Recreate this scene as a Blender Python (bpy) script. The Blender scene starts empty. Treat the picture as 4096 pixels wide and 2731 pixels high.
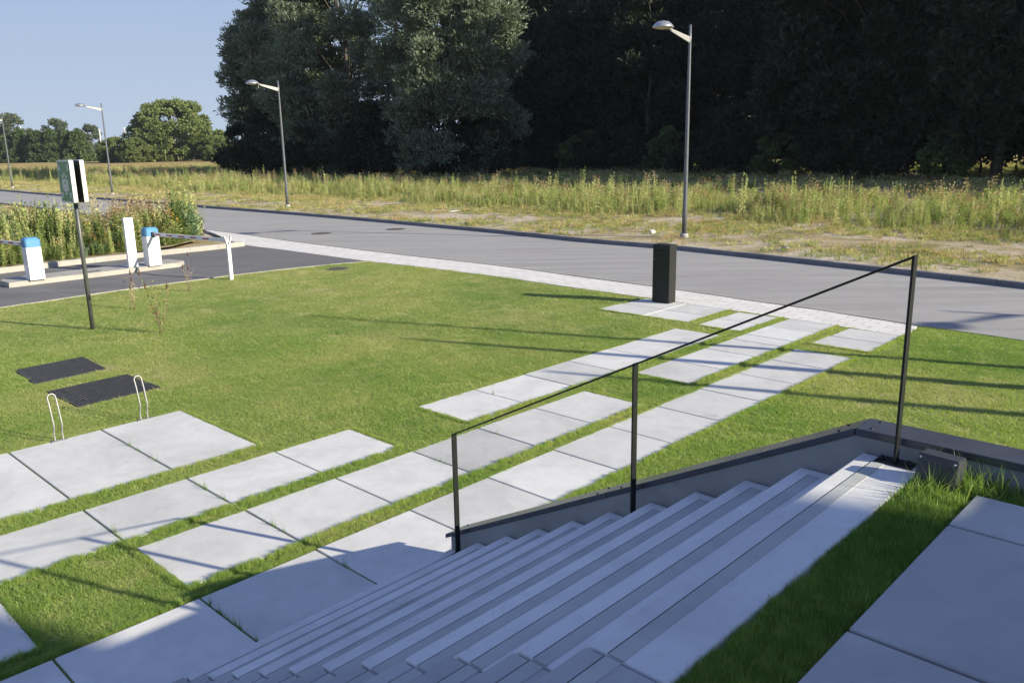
import bpy, bmesh, math, random
import numpy as np
from mathutils import Vector, Matrix

# ------------------------------------------------------------------ camera, sky, sun, exposure
scn = bpy.context.scene
COL = scn.collection
EYE = 3.2
cam_d = bpy.data.cameras.new('camera')
cam = bpy.data.objects.new('camera', cam_d)
COL.objects.link(cam)
cam_d.sensor_width = 36.0
cam_d.lens = 29.07
cam_d.clip_start = 0.05
cam_d.clip_end = 6000
_R = Matrix(((0.999832, 0.018336, 0.0), (-0.004219, 0.230051, -0.97317), (-0.017844, 0.973006, 0.230089)))
cam.matrix_world = Matrix.Translation((0, 0, EYE)) @ _R.to_4x4()
scn.camera = cam

SUN_EL = math.radians(22.0)
SUN_AZ = math.radians(-22.6)             # from +x, counter-clockwise
world = bpy.data.worlds.new('World')
scn.world = world
world.use_nodes = True
wn = world.node_tree
wn.nodes.clear()
_o = wn.nodes.new('ShaderNodeOutputWorld')
_b = wn.nodes.new('ShaderNodeBackground')
_s = wn.nodes.new('ShaderNodeTexSky')
_s.sky_type = 'NISHITA'
_s.sun_disc = False
_s.sun_elevation = SUN_EL
_s.sun_rotation = math.pi / 2 - SUN_AZ
_s.air_density = 1.0
_s.dust_density = 0.0
_s.ozone_density = 2.2
_b.inputs['Strength'].default_value = 0.135
# colour cap keeps the low sky from burning out: an upper limit on the sky's radiance, by elevation
_tc = wn.nodes.new('ShaderNodeTexCoord')
_sx = wn.nodes.new('ShaderNodeSeparateXYZ')
wn.links.new(_tc.outputs['Generated'], _sx.inputs[0])
_cr = wn.nodes.new('ShaderNodeValToRGB')
_cr.color_ramp.elements[0].position = 0.0
_cr.color_ramp.elements[0].color = (0.234, 0.277, 0.338, 1)
_cr.color_ramp.elements[1].position = 0.22
_cr.color_ramp.elements[1].color = (0.150, 0.208, 0.320, 1)
wn.links.new(_sx.outputs[2], _cr.inputs[0])
_ml = wn.nodes.new('ShaderNodeMix')
_ml.data_type = 'RGBA'
_ml.blend_type = 'MULTIPLY'
_ml.inputs[0].default_value = 1.0
_ml.inputs[7].default_value = (9.6, 9.6, 9.6, 1)
wn.links.new(_cr.outputs[0], _ml.inputs[6])
_tn = wn.nodes.new('ShaderNodeMix')
_tn.data_type = 'RGBA'
_tn.blend_type = 'MULTIPLY'
_tn.inputs[0].default_value = 1.0
_tn.inputs[7].default_value = (1.06, 0.87, 1.03, 1)
wn.links.new(_s.outputs[0], _tn.inputs[6])
_dk = wn.nodes.new('ShaderNodeMix')
_dk.data_type = 'RGBA'
_dk.blend_type = 'DARKEN'
_dk.inputs[0].default_value = 1.0
wn.links.new(_tn.outputs[2], _dk.inputs[6])
wn.links.new(_ml.outputs[2], _dk.inputs[7])
wn.links.new(_dk.outputs[2], _b.inputs[0])
wn.links.new(_b.outputs[0], _o.inputs[0])

sun_d = bpy.data.lights.new('sun', 'SUN')
sun_d.energy = 5.0
sun_d.angle = math.radians(0.5)
sun_d.color = (1.0, 0.91, 0.70)
sun = bpy.data.objects.new('sun', sun_d)
COL.objects.link(sun)
_sd = Vector((math.cos(SUN_AZ) * math.cos(SUN_EL), math.sin(SUN_AZ) * math.cos(SUN_EL), math.sin(SUN_EL)))
sun.rotation_euler = _sd.to_track_quat('Z', 'Y').to_euler()
sun.location = _sd * 60

scn.view_settings.view_transform = 'Standard'
scn.view_settings.look = 'None'
scn.view_settings.exposure = 0.82
scn.view_settings.gamma = 1.0
scn.view_settings.use_curve_mapping = False
try:
    scn.cycles.use_denoising = True
    scn.cycles.max_bounces = 6
    scn.cycles.diffuse_bounces = 3
    scn.cycles.transparent_max_bounces = 8
except Exception:
    pass

rng = np.random.default_rng(11)
random.seed(4)
YAW = 0.8055046
CY, SY = math.cos(YAW), math.sin(YAW)


def W(u, v, z=0.0):
    """paving grid (u along the slab rows, v across them towards the building) to world"""
    return (u * CY + v * SY, u * SY - v * CY, z)


# ------------------------------------------------------------------ materials
def new_mat(name):
    m = bpy.data.materials.new(name)
    m.use_nodes = True
    nt = m.node_tree
    nt.nodes.clear()
    out = nt.nodes.new('ShaderNodeOutputMaterial')
    b = nt.nodes.new('ShaderNodeBsdfPrincipled')
    nt.links.new(b.outputs[0], out.inputs[0])
    return m, nt, b, out


def nd(nt, typ, **kw):
    n = nt.nodes.new(typ)
    for k, v in kw.items():
        if k.startswith('i_'):
            n.inputs[k[2:].replace('_', ' ')].default_value = v
        else:
            setattr(n, k, v)
    return n


def ramp(nt, fac, stops):
    r = nt.nodes.new('ShaderNodeValToRGB')
    el = r.color_ramp.elements
    while len(el) < len(stops):
        el.new(0.5)
    for e, (p, c) in zip(el, stops):
        e.position = p
        e.color = (c[0], c[1], c[2], 1) if len(c) == 3 else c
    nt.links.new(fac, r.inputs[0])
    return r.outputs[0]


def noise(nt, vec, scale, detail=4, rough=0.55, dist=0.0):
    n = nd(nt, 'ShaderNodeTexNoise')
    n.inputs['Scale'].default_value = scale
    n.inputs['Detail'].default_value = detail
    n.inputs['Roughness'].default_value = rough
    n.inputs['Distortion'].default_value = dist
    if vec is not None:
        nt.links.new(vec, n.inputs['Vector'])
    return n.outputs[0]


def mix(nt, fac, a, b, mode='MIX'):
    m = nt.nodes.new('ShaderNodeMix')
    m.data_type = 'RGBA'
    m.blend_type = mode
    for sock, val in ((m.inputs[0], fac), (m.inputs[6], a), (m.inputs[7], b)):
        if isinstance(val, bpy.types.NodeSocket):
            nt.links.new(val, sock)
        elif isinstance(val, (int, float)):
            sock.default_value = val
        else:
            sock.default_value = (val[0], val[1], val[2], 1)
    return m.outputs[2]


def bump(nt, b, h, strength=0.3, dist=0.01):
    n = nt.nodes.new('ShaderNodeBump')
    n.inputs['Strength'].default_value = strength
    n.inputs['Distance'].default_value = dist
    nt.links.new(h, n.inputs['Height'])
    nt.links.new(n.outputs[0], b.inputs['Normal'])


def pos(nt):
    return nt.nodes.new('ShaderNodeNewGeometry').outputs['Position']


def plain(name, col, rough=0.5, metal=0.0, var=0.12, scale=6.0, spec=0.5):
    m, nt, b, _ = new_mat(name)
    n = noise(nt, pos(nt), scale, 5)
    lo = [c * (1 - var) for c in col]
    hi = [min(1, c * (1 + var)) for c in col]
    nt.links.new(ramp(nt, n, [(0.3, lo), (0.7, hi)]), b.inputs['Base Color'])
    b.inputs['Roughness'].default_value = rough
    b.inputs['Metallic'].default_value = metal
    b.inputs['Specular IOR Level'].default_value = spec
    return m


def concrete(name, base, dark=0.82, stain=0.25, fine=60.0, tone_attr=True, tint=(1, 1, 1)):
    m, nt, b, _ = new_mat(name)
    p = pos(nt)
    base = [base[0] * tint[0], base[1] * tint[1], base[2] * tint[2]]
    big = noise(nt, p, 1.1, 6, 0.6, 0.8)
    col = ramp(nt, big, [(0.25, [c * dark for c in base]), (0.55, base), (0.8, [c * 1.08 for c in base])])
    mid = noise(nt, p, 7.0, 6, 0.65, 0.4)
    col = mix(nt, 0.45, col, ramp(nt, mid, [(0.3, (0.80, 0.80, 0.80)), (0.65, (1.03, 1.03, 1.03))]), 'MULTIPLY')
    drt = ramp(nt, noise(nt, p, 2.1, 8, 0.75, 2.5), [(0.60, (1, 1, 1)), (0.66, (0.80, 0.79, 0.76)), (0.70, (1, 1, 1))])
    col = mix(nt, 0.5, col, drt, 'MULTIPLY')
    sp = noise(nt, p, 3.3, 3, 0.5, 1.5)
    spots = ramp(nt, sp, [(0.70, (1, 1, 1)), (0.78, (1 - stain, 1 - stain, 1 - stain * 0.9))])
    col = mix(nt, 1.0, col, spots, 'MULTIPLY')
    v = nd(nt, 'ShaderNodeTexVoronoi')
    v.inputs['Scale'].default_value = 9.0
    nt.links.new(p, v.inputs['Vector'])
    pits = ramp(nt, v.outputs['Distance'], [(0.0, (0.45, 0.43, 0.42)), (0.055, (1, 1, 1))])
    col = mix(nt, 0.5, col, pits, 'MULTIPLY')
    if tone_attr:
        a = nd(nt, 'ShaderNodeAttribute', attribute_name='tone')
        col = mix(nt, 1.0, col, a.outputs['Color'], 'MULTIPLY')
    nt.links.new(col, b.inputs['Base Color'])
    b.inputs['Roughness'].default_value = 0.85
    b.inputs['Specular IOR Level'].default_value = 0.25
    h = noise(nt, p, fine, 5, 0.7)
    bump(nt, b, h, 0.25, 0.004)
    return m


M = {}
M['slab'] = concrete('pale_concrete', (0.645, 0.64, 0.63))
M['slab_smooth'] = concrete('stair_concrete', (0.70, 0.70, 0.69), 0.80, 0.22)
M['strip'] = concrete('rough_dark_concrete', (0.45, 0.46, 0.445), 0.78, 0.1, 160, False)
M['wall'] = concrete('wall_concrete', (0.30, 0.31, 0.31), 0.68, 0.25, 40, False)
M['kerb_light'] = concrete('light_kerb_concrete', (0.40, 0.385, 0.355), 0.8, 0.3, 50, False)
M['kerb_grey'] = concrete('grey_kerb_concrete', (0.20, 0.205, 0.215), 0.7, 0.3, 50, False)
M['pole_base'] = concrete('footing_concrete', (0.4, 0.39, 0.37), 0.8, 0.2, 50, False)

M['anthracite'] = plain('anthracite_paint', (0.011, 0.0125, 0.012), 0.5, 0.0, 0.12, 6, 0.4)
M['floodgrey'] = plain('dark_grey_cast_metal', (0.045, 0.048, 0.054), 0.5, 0.1, 0.15, 20)
M['blacksteel'] = plain('black_painted_steel', (0.012, 0.014, 0.015), 0.42, 0.0, 0.3, 40, 0.3)
M['lampgrey'] = plain('grey_lacquered_steel', (0.13, 0.14, 0.16), 0.38, 0.2, 0.12)
M['lamparm'] = plain('pale_grey_steel', (0.32, 0.32, 0.33), 0.4, 0.1, 0.1)
M['signpole'] = plain('sign_pole_paint', (0.085, 0.09, 0.092), 0.42, 0.1, 0.12)
M['white'] = plain('white_enamel', (0.80, 0.79, 0.80), 0.3, 0.0, 0.03)
M['blue'] = plain('light_blue_plastic', (0.095, 0.27, 0.50), 0.4, 0.0, 0.05)
M['red'] = plain('red_reflective_film', (0.48, 0.10, 0.07), 0.5, 0.0, 0.1)
M['matblack'] = plain('black_grid_plastic', (0.036, 0.036, 0.041), 0.5, 0.0, 0.35, 8)
M['galv'] = plain('galvanised_tube', (0.33, 0.32, 0.34), 0.45, 0.3, 0.08, 30)
M['green'] = plain('safety_green', (0.05, 0.22, 0.10), 0.42, 0.0, 0.06)
M['signwhite'] = plain('sign_white', (0.62, 0.64, 0.62), 0.42, 0.0, 0.03)
M['signdark'] = plain('sign_back', (0.05, 0.055, 0.05), 0.6, 0.0, 0.1)
M['lens'] = plain('lamp_lens', (0.42, 0.38, 0.25), 0.2, 0.0, 0.2, 12)
M['alu'] = plain('brushed_rim', (0.45, 0.46, 0.47), 0.35, 0.7, 0.1)
M['iron'] = plain('cast_iron', (0.10, 0.088, 0.082), 0.75, 0.1, 0.25, 20)
M['mast'] = plain('pale_mast', (0.62, 0.62, 0.62), 0.6, 0.0, 0.05, 1)
M['glassdark'] = plain('dark_glass', (0.012, 0.015, 0.018), 0.08, 0.0, 0.1)
M['render'] = plain('building_cladding', (0.09, 0.09, 0.095), 0.6, 0.0, 0.1, 1)
M['litter'] = plain('white_litter', (0.75, 0.75, 0.74), 0.6, 0.0, 0.1)
M['stone'] = plain('loose_stone', (0.3, 0.28, 0.26), 0.9, 0.0, 0.3, 20)

# coping: dark coated metal with scuffs
m, nt, b, _ = new_mat('dark_coated_coping')
p = pos(nt)
c = ramp(nt, noise(nt, p, 5, 5), [(0.3, (0.040, 0.043, 0.052)), (0.7, (0.062, 0.065, 0.075))])
sc_ = ramp(nt, noise(nt, p, 22, 7, 0.75, 1.2), [(0.66, (0, 0, 0)), (0.71, (1, 1, 1))])
c = mix(nt, sc_, c, (0.22, 0.21, 0.20))
nt.links.new(c, b.inputs['Base Color'])
b.inputs['Roughness'].default_value = 0.27
b.inputs['Specular IOR Level'].default_value = 0.8
bump(nt, b, noise(nt, p, 90, 3), 0.05, 0.001)
M['coping'] = m

# asphalt
def asphalt(name, lo, hi, streak=True):
    m, nt, b, _ = new_mat(name)
    p = pos(nt)
    mp = nd(nt, 'ShaderNodeMapping')
    mp.inputs['Rotation'].default_value = (0, 0, math.radians(45))
    mp.inputs['Scale'].default_value = (0.12, 1.3, 1)
    nt.links.new(p, mp.inputs[0])
    n1 = noise(nt, mp.outputs[0], 1.6, 5, 0.6, 0.3)
    col = ramp(nt, n1, [(0.28, lo), (0.72, hi)])
    n2 = noise(nt, p, 45, 4, 0.8)
    col = mix(nt, 0.55, col, ramp(nt, n2, [(0.35, (0.78, 0.78, 0.78)), (0.68, (1.12, 1.12, 1.12))]), 'MULTIPLY')
    n3 = noise(nt, p, 0.7, 6, 0.7, 2.0)
    col = mix(nt, 0.4, col, ramp(nt, n3, [(0.45, (1, 1, 1)), (0.72, (0.8, 0.8, 0.8))]), 'MULTIPLY')
    n4 = noise(nt, mp.outputs[0], 4.5, 5, 0.7, 1.0)
    col = mix(nt, ramp(nt, n4, [(0.66, (0, 0, 0)), (0.76, (0.28, 0.28, 0.28))]), col, (0.30, 0.29, 0.27))
    nt.links.new(col, b.inputs['Base Color'])
    b.inputs['Roughness'].default_value = 0.88
    b.inputs['Specular IOR Level'].default_value = 0.3
    bump(nt, b, noise(nt, p, 70, 4, 0.8), 0.35, 0.006)
    return m


M['road'] = asphalt('worn_asphalt', (0.28, 0.272, 0.266), (0.385, 0.375, 0.367))
M['drive'] = asphalt('fresh_asphalt', (0.125, 0.122, 0.125), (0.185, 0.182, 0.185))

# clay/concrete pavers of the crossing
m, nt, b, _ = new_mat('grey_block_pavers')
p = pos(nt)
mp = nd(nt, 'ShaderNodeMapping')
mp.inputs['Rotation'].default_value = (0, 0, math.radians(43))
nt.links.new(p, mp.inputs[0])
br = nd(nt, 'ShaderNodeTexBrick')
br.inputs['Scale'].default_value = 1.0
br.inputs['Brick Width'].default_value = 0.42
br.inputs['Row Height'].default_value = 0.21
br.inputs['Mortar Size'].default_value = 0.008
br.inputs['Mortar Smooth'].default_value = 0.4
br.inputs['Color1'].default_value = (0.66, 0.635, 0.61, 1)
br.inputs['Color2'].default_value = (0.74, 0.715, 0.69, 1)
br.inputs['Mortar'].default_value = (0.30, 0.29, 0.29, 1)
nt.links.new(mp.outputs[0], br.inputs['Vector'])
col = mix(nt, 0.6, br.outputs['Color'], ramp(nt, noise(nt, p, 2.5, 6, 0.7), [(0.3, (0.84, 0.83, 0.82)), (0.7, (1.05, 1.05, 1.05))]), 'MULTIPLY')
nt.links.new(col, b.inputs['Base Color'])
b.inputs['Roughness'].default_value = 0.85
bump(nt, b, br.outputs['Fac'], -0.4, 0.006)
M['paver'] = m

def dry_drift(nt, vec, col, dry, amount):
    """turf bleaches towards the driveway and the paving, and in a worn patch at the left"""
    sp_ = nd(nt, 'ShaderNodeSeparateXYZ')
    nt.links.new(vec, sp_.inputs[0])
    mr = nd(nt, 'ShaderNodeMapRange')
    mr.inputs['From Min'].default_value = 11.0
    mr.inputs['From Max'].default_value = 22.0
    nt.links.new(sp_.outputs[1], mr.inputs[0])
    nn = noise(nt, vec, 0.8, 5, 0.65, 0.6)
    r_ = ramp(nt, nn, [(0.38, (0.25, 0.25, 0.25)), (0.62, (1, 1, 1))])
    f_ = nt.nodes.new('ShaderNodeMath')
    f_.operation = 'MULTIPLY'
    nt.links.new(mr.outputs[0], f_.inputs[0])
    nt.links.new(r_, f_.inputs[1])
    g_ = nt.nodes.new('ShaderNodeMath')
    g_.operation = 'MULTIPLY'
    nt.links.new(f_.outputs[0], g_.inputs[0])
    g_.inputs[1].default_value = amount
    return mix(nt, g_.outputs[0], col, dry)


# lawn soil below the blades
m, nt, b, _ = new_mat('lawn_thatch')
p = pos(nt)
n = noise(nt, p, 0.30, 6, 0.6, 0.4)
col = ramp(nt, n, [(0.3, (0.23, 0.28, 0.08)), (0.5, (0.30, 0.33, 0.11)), (0.7, (0.40, 0.38, 0.18))])
n2 = noise(nt, p, 55, 5, 0.75)
col = dry_drift(nt, p, col, (0.52, 0.46, 0.27), 0.75)
col = mix(nt, 0.85, col, ramp(nt, n2, [(0.3, (0.6, 0.63, 0.55)), (0.7, (1.2, 1.2, 1.15))]), 'MULTIPLY')
nt.links.new(col, b.inputs['Base Color'])
b.inputs['Roughness'].default_value = 0.95
b.inputs['Specular IOR Level'].default_value = 0.1
bump(nt, b, n2, 0.9, 0.03)
M['thatch'] = m

# bare soil in joints
M['soil'] = plain('dark_soil', (0.055, 0.046, 0.036), 0.95, 0, 0.35, 30, 0.1)

# sandy verge and dry field
m, nt, b, _ = new_mat('sandy_field')
p = pos(nt)
n = noise(nt, p, 0.35, 7, 0.7, 0.8)
col = ramp(nt, n, [(0.36, (0.26, 0.24, 0.11)), (0.47, (0.40, 0.33, 0.20)), (0.56, (0.54, 0.47, 0.37)), (0.72, (0.60, 0.54, 0.45))])
n2 = noise(nt, p, 9, 7, 0.8)
col = mix(nt, 0.8, col, ramp(nt, n2, [(0.35, (0.42, 0.38, 0.30)), (0.6, (1.1, 1.1, 1.1))]), 'MULTIPLY')
sep = nd(nt, 'ShaderNodeSeparateXYZ')
nt.links.new(p, sep.inputs[0])
far = nd(nt, 'ShaderNodeMapRange')
far.inputs['From Min'].default_value = 85
far.inputs['From Max'].default_value = 150
nt.links.new(sep.outputs[1], far.inputs[0])
n3 = noise(nt, p, 0.05, 6, 0.7)
fcol = ramp(nt, n3, [(0.35, (0.20, 0.17, 0.05)), (0.5, (0.36, 0.27, 0.11)), (0.7, (0.46, 0.35, 0.17))])
col = mix(nt, far.outputs[0], col, fcol)
nt.links.new(col, b.inputs['Base Color'])
b.inputs['Roughness'].default_value = 0.95
b.inputs['Specular IOR Level'].default_value = 0.1
bump(nt, b, n2, 0.6, 0.05)
M['sand'] = m


def leafmat(name, cols, trans=0.35, rough=0.5, gloss=0.35, nscale=0.4, use_loc=False, back=None, rand=0.5):
    """leaf/blade material: colour drifts with place and per island; light passes through"""
    m, nt, b, out = new_mat(name)
    if use_loc:
        v = nt.nodes.new('ShaderNodeObjectInfo')
        vec = v.outputs['Location']
        rnd = v.outputs['Random']
    else:
        g = nt.nodes.new('ShaderNodeNewGeometry')
        vec = g.outputs['Position']
        rnd = g.outputs['Random Per Island']
    n = noise(nt, vec, nscale, 5, 0.6, 0.4)
    a = nt.nodes.new('ShaderNodeMath')
    a.operation = 'MULTIPLY_ADD'
    nt.links.new(rnd, a.inputs[0])
    a.inputs[1].default_value = rand * 0.5
    nt.links.new(n, a.inputs[2])
    s = nt.nodes.new('ShaderNodeMath')
    s.operation = 'SUBTRACT'
    nt.links.new(a.outputs[0], s.inputs[0])
    s.inputs[1].default_value = rand * 0.25
    k = len(cols)
    col = ramp(nt, s.outputs[0], [(0.3 + 0.4 * i / (k - 1), c) for i, c in enumerate(cols)])
    if name == 'grass_blade':
        col = dry_drift(nt, vec, col, (0.50, 0.50, 0.24), 0.75)
    nt.links.new(col, b.inputs['Base Color'])
    b.inputs['Roughness'].default_value = rough
    b.inputs['Specular IOR Level'].default_value = gloss
    t = nt.nodes.new('ShaderNodeBsdfTranslucent')
    tc = mix(nt, 1.0, col, (1.25, 1.3, 0.7), 'MULTIPLY')
    nt.links.new(tc, t.inputs[0])
    ms = nt.nodes.new('ShaderNodeMixShader')
    ms.inputs[0].default_value = trans
    nt.links.new(b.outputs[0], ms.inputs[1])
    nt.links.new(t.outputs[0], ms.inputs[2])
    nt.links.new(ms.outputs[0], out.inputs[0])
    return m


M['blade'] = leafmat('grass_blade', [(0.215, 0.345, 0.085), (0.295, 0.405, 0.11), (0.39, 0.455, 0.155), (0.50, 0.495, 0.24)], 0.5, 0.42, 0.45, 0.30, True, rand=0.45)
M['lush_shade_blade'] = leafmat('shaded_lush_grass_blade', [(0.12, 0.22, 0.045), (0.19, 0.31, 0.07), (0.29, 0.38, 0.11)], 0.4, 0.42, 0.45, 0.8, True, rand=1.0)  # greener blades, with the terrace shade put into a darker colour
M['willow'] = leafmat('willow_leaf', [(0.10, 0.13, 0.085), (0.15, 0.185, 0.125), (0.21, 0.245, 0.175)], 0.22, 0.5, 0.4, 0.25, rand=1.0)
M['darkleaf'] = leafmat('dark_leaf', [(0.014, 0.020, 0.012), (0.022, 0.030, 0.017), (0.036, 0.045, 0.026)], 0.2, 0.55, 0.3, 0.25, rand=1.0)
M['hedgeleaf'] = leafmat('alder_leaf', [(0.05, 0.085, 0.03), (0.08, 0.125, 0.045), (0.115, 0.16, 0.06)], 0.2, 0.55, 0.3, 0.05, rand=1.0)
M['loneleaf'] = leafmat('round_tree_leaf', [(0.10, 0.14, 0.045), (0.16, 0.20, 0.07), (0.22, 0.26, 0.10)], 0.22, 0.55, 0.3, 0.06, rand=1.0)
M['farleaf'] = leafmat('far_tree_leaf', [(0.080, 0.105, 0.065), (0.11, 0.14, 0.085), (0.14, 0.165, 0.11)], 0.2, 0.6, 0.2, 0.05, rand=1.0)
M['weedgreen'] = leafmat('weed_leaf', [(0.24, 0.31, 0.10), (0.38, 0.43, 0.155), (0.52, 0.53, 0.25)], 0.30, 0.55, 0.25, 0.5, True, rand=1.5)
M['weedshade'] = leafmat('shaded_weed_leaf', [(0.07, 0.115, 0.035), (0.12, 0.175, 0.05), (0.20, 0.25, 0.08)], 0.3, 0.55, 0.25, 0.5, True, rand=1.5)  # greener, darker weed leaf; shade between the plants put into the colour
M['weedbrown'] = leafmat('dry_seed_head', [(0.27, 0.18, 0.10), (0.40, 0.29, 0.17), (0.50, 0.42, 0.27)], 0.3, 0.7, 0.1, 0.5, True, rand=1.0)
M['weedblue'] = leafmat('grey_green_leaf', [(0.15, 0.23, 0.14), (0.20, 0.29, 0.18), (0.26, 0.35, 0.23)], 0.3, 0.6, 0.2, 0.5, True, rand=1.0)
M['drygrass'] = leafmat('dry_verge_grass', [(0.22, 0.27, 0.07), (0.35, 0.36, 0.13), (0.46, 0.40, 0.19), (0.48, 0.36, 0.19)], 0.3, 0.7, 0.15, 0.8, True, rand=1.0)
M['palebark'] = plain('pale_birch_like_bark', (0.34, 0.31, 0.26), 0.85, 0, 0.35, 3, 0.1)
M['bark'] = plain('grey_bark', (0.11, 0.095, 0.075), 0.9, 0, 0.35, 4, 0.1)
M['yellowflower'] = plain('yellow_flower', (0.62, 0.42, 0.04), 0.7, 0, 0.15, 5)


# ------------------------------------------------------------------ mesh helpers
def add_box(bm, x0, x1, y0, y1, z0, z1, bev=0.0, seg=2, mi=0):
    r = bmesh.ops.create_cube(bm, size=1.0)
    vs = r['verts']
    for v in vs:
        v.co.x = x0 + (v.co.x + 0.5) * (x1 - x0)
        v.co.y = y0 + (v.co.y + 0.5) * (y1 - y0)
        v.co.z = z0 + (v.co.z + 0.5) * (z1 - z0)
    fs = list({f for v in vs for f in v.link_faces})
    for f in fs:
        f.material_index = mi
    if bev > 0:
        es = list({e for v in vs for e in v.link_edges})
        rb = bmesh.ops.bevel(bm, geom=es, offset=bev, segments=seg, affect='EDGES', profile=0.5)
        for f in rb['faces']:
            f.material_index = mi
    return vs


def add_hull(bm, pts, faces, mi=0):
    vs = [bm.verts.new(p) for p in pts]
    for f in faces:
        try:
            ff = bm.faces.new([vs[i] for i in f])
            ff.material_index = mi
        except ValueError:
            pass
    return vs


def add_tube(bm, pts, radii, n=8, cap=True, mi=0, smooth=True):
    pts = [Vector(p) for p in pts]
    rings = []
    for i, p in enumerate(pts):
        if i == 0:
            d = pts[1] - p
        elif i == len(pts) - 1:
            d = p - pts[i - 1]
        else:
            d = (pts[i + 1] - pts[i - 1])
        d.normalize()
        up = Vector((0, 0, 1)) if abs(d.z) < 0.95 else Vector((1, 0, 0))
        a = d.cross(up).normalized()
        c = d.cross(a).normalized()
        r = radii[i] if hasattr(radii, '__len__') else radii
        rings.append([bm.verts.new(p + a * (r * math.cos(2 * math.pi * k / n)) + c * (r * math.sin(2 * math.pi * k / n))) for k in range(n)])
    # keep ring directions consistent
    for i in range(len(rings) - 1):
        A, B = rings[i], rings[i + 1]
        best = min(range(n), key=lambda s: (A[0].co - B[s].co).length)
        B = B[best:] + B[:best]
        rings[i + 1] = B
        for k in range(n):
            f = bm.faces.new((A[k], A[(k + 1) % n], B[(k + 1) % n], B[k]))
            f.smooth = smooth
            f.material_index = mi
    if cap:
        for r in (rings[0], rings[-1]):
            try:
                f = bm.faces.new(r)
                f.material_index = mi
            except ValueError:
                pass


def add_lathe(bm, prof, n=24, cx=0, cy=0, sx=1.0, sy=1.0, mi=0):
    rings = []
    for (r, z) in prof:
        if r < 1e-6:
            rings.append([bm.verts.new((cx, cy, z))])
        else:
            rings.append([bm.verts.new((cx + sx * r * math.cos(2 * math.pi * k / n), cy + sy * r * math.sin(2 * math.pi * k / n), z)) for k in range(n)])
    for A, B in zip(rings[:-1], rings[1:]):
        for k in range(n):
            q = [A[k % len(A)], A[(k + 1) % len(A)], B[(k + 1) % len(B)], B[k % len(B)]]
            q2 = []
            for v in q:
                if v not in q2:
                    q2.append(v)
            if len(q2) > 2:
                f = bm.faces.new(q2)
                f.smooth = True
                f.material_index = mi


def finish(bm, name, mats, parent=None, loc=None, rz=None):
    bmesh.ops.recalc_face_normals(bm, faces=bm.faces[:])
    me = bpy.data.meshes.new(name)
    bm.to_mesh(me)
    bm.free()
    return link_mesh(me, name, mats, parent, loc, rz)


def link_mesh(me, name, mats, parent=None, loc=None, rz=None):
    for mm in (mats if isinstance(mats, (list, tuple)) else [mats]):
        me.materials.append(mm)
    o = bpy.data.objects.new(name, me)
    COL.objects.link(o)
    if parent is not None:
        o.parent = parent
    if loc is not None:
        o.location = loc
    if rz is not None:
        o.rotation_euler = (0, 0, rz)
    return o


def tag(o, label, cat, group=None):
    o['label'] = label
    o['category'] = cat
    if group:
        o['group'] = group
    return o


def thing(name, label, cat, loc=(0, 0, 0), rz=0.0, group=None):
    o = bpy.data.objects.new(name, None)
    o.empty_display_size = 0.2
    COL.objects.link(o)
    o.location = loc
    o.rotation_euler = (0, 0, rz)
    return tag(o, label, cat, group)


def struct(o):
    o['kind'] = 'structure'
    return o


def stuff(o, label, cat):
    o['kind'] = 'stuff'
    o['label'] = label
    o['category'] = cat
    return o


def dup(root, loc, rz, label, group=None, scale=None):
    r = root.copy()
    COL.objects.link(r)
    r.location = loc
    r.rotation_euler = (0, 0, rz)
    if scale is not None:
        r.scale = scale
    r['label'] = label
    if group:
        r['group'] = group
    for ch in list(root.children):
        c2 = ch.copy()
        COL.objects.link(c2)
        c2.parent = r
        for g in ch.children:
            d = g.copy()
            COL.objects.link(d)
            d.parent = c2
    return r


def sheet(name, poly, z, mat, thick=0.0):
    """flat polygon (world xy), optionally with depth"""
    bm = bmesh.new()
    vs = [bm.verts.new((x, y, z)) for x, y in poly]
    f = bm.faces.new(vs)
    bm.normal_update()
    if f.normal.z < 0:
        f.normal_flip()
    if thick:
        r = bmesh.ops.extrude_face_region(bm, geom=[f])
        for v in [g for g in r['geom'] if isinstance(g, bmesh.types.BMVert)]:
            v.co.z -= thick
    bmesh.ops.triangulate(bm, faces=[ff for ff in bm.faces if len(ff.verts) > 4])
    return struct(finish(bm, name, mat))


def offset_line(line, d):
    """shift a polyline sideways (left of travel for d>0)"""
    out = []
    for i, (x, y) in enumerate(line):
        a = line[max(0, i - 1)]
        b2 = line[min(len(line) - 1, i + 1)]
        dx, dy = b2[0] - a[0], b2[1] - a[1]
        L = math.hypot(dx, dy)
        out.append((x - dy / L * d, y + dx / L * d))
    return out


def smooth_line(line, step=1.0):
    """Catmull-Rom through the points"""
    P = [Vector((x, y)) for x, y in line]
    out = []
    for i in range(len(P) - 1):
        p0, p1, p2, p3 = P[max(0, i - 1)], P[i], P[i + 1], P[min(len(P) - 1, i + 2)]
        n = max(1, min(14, int((p2 - p1).length / step)))
        for k in range(n):
            t = k / n
            q = 0.5 * ((2 * p1) + (p2 - p0) * t + (2 * p0 - 5 * p1 + 4 * p2 - p3) * t * t + (3 * p1 - p0 - 3 * p2 + p3) * t ** 3)
            out.append((q.x, q.y))
    out.append((P[-1].x, P[-1].y))
    return out


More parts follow.
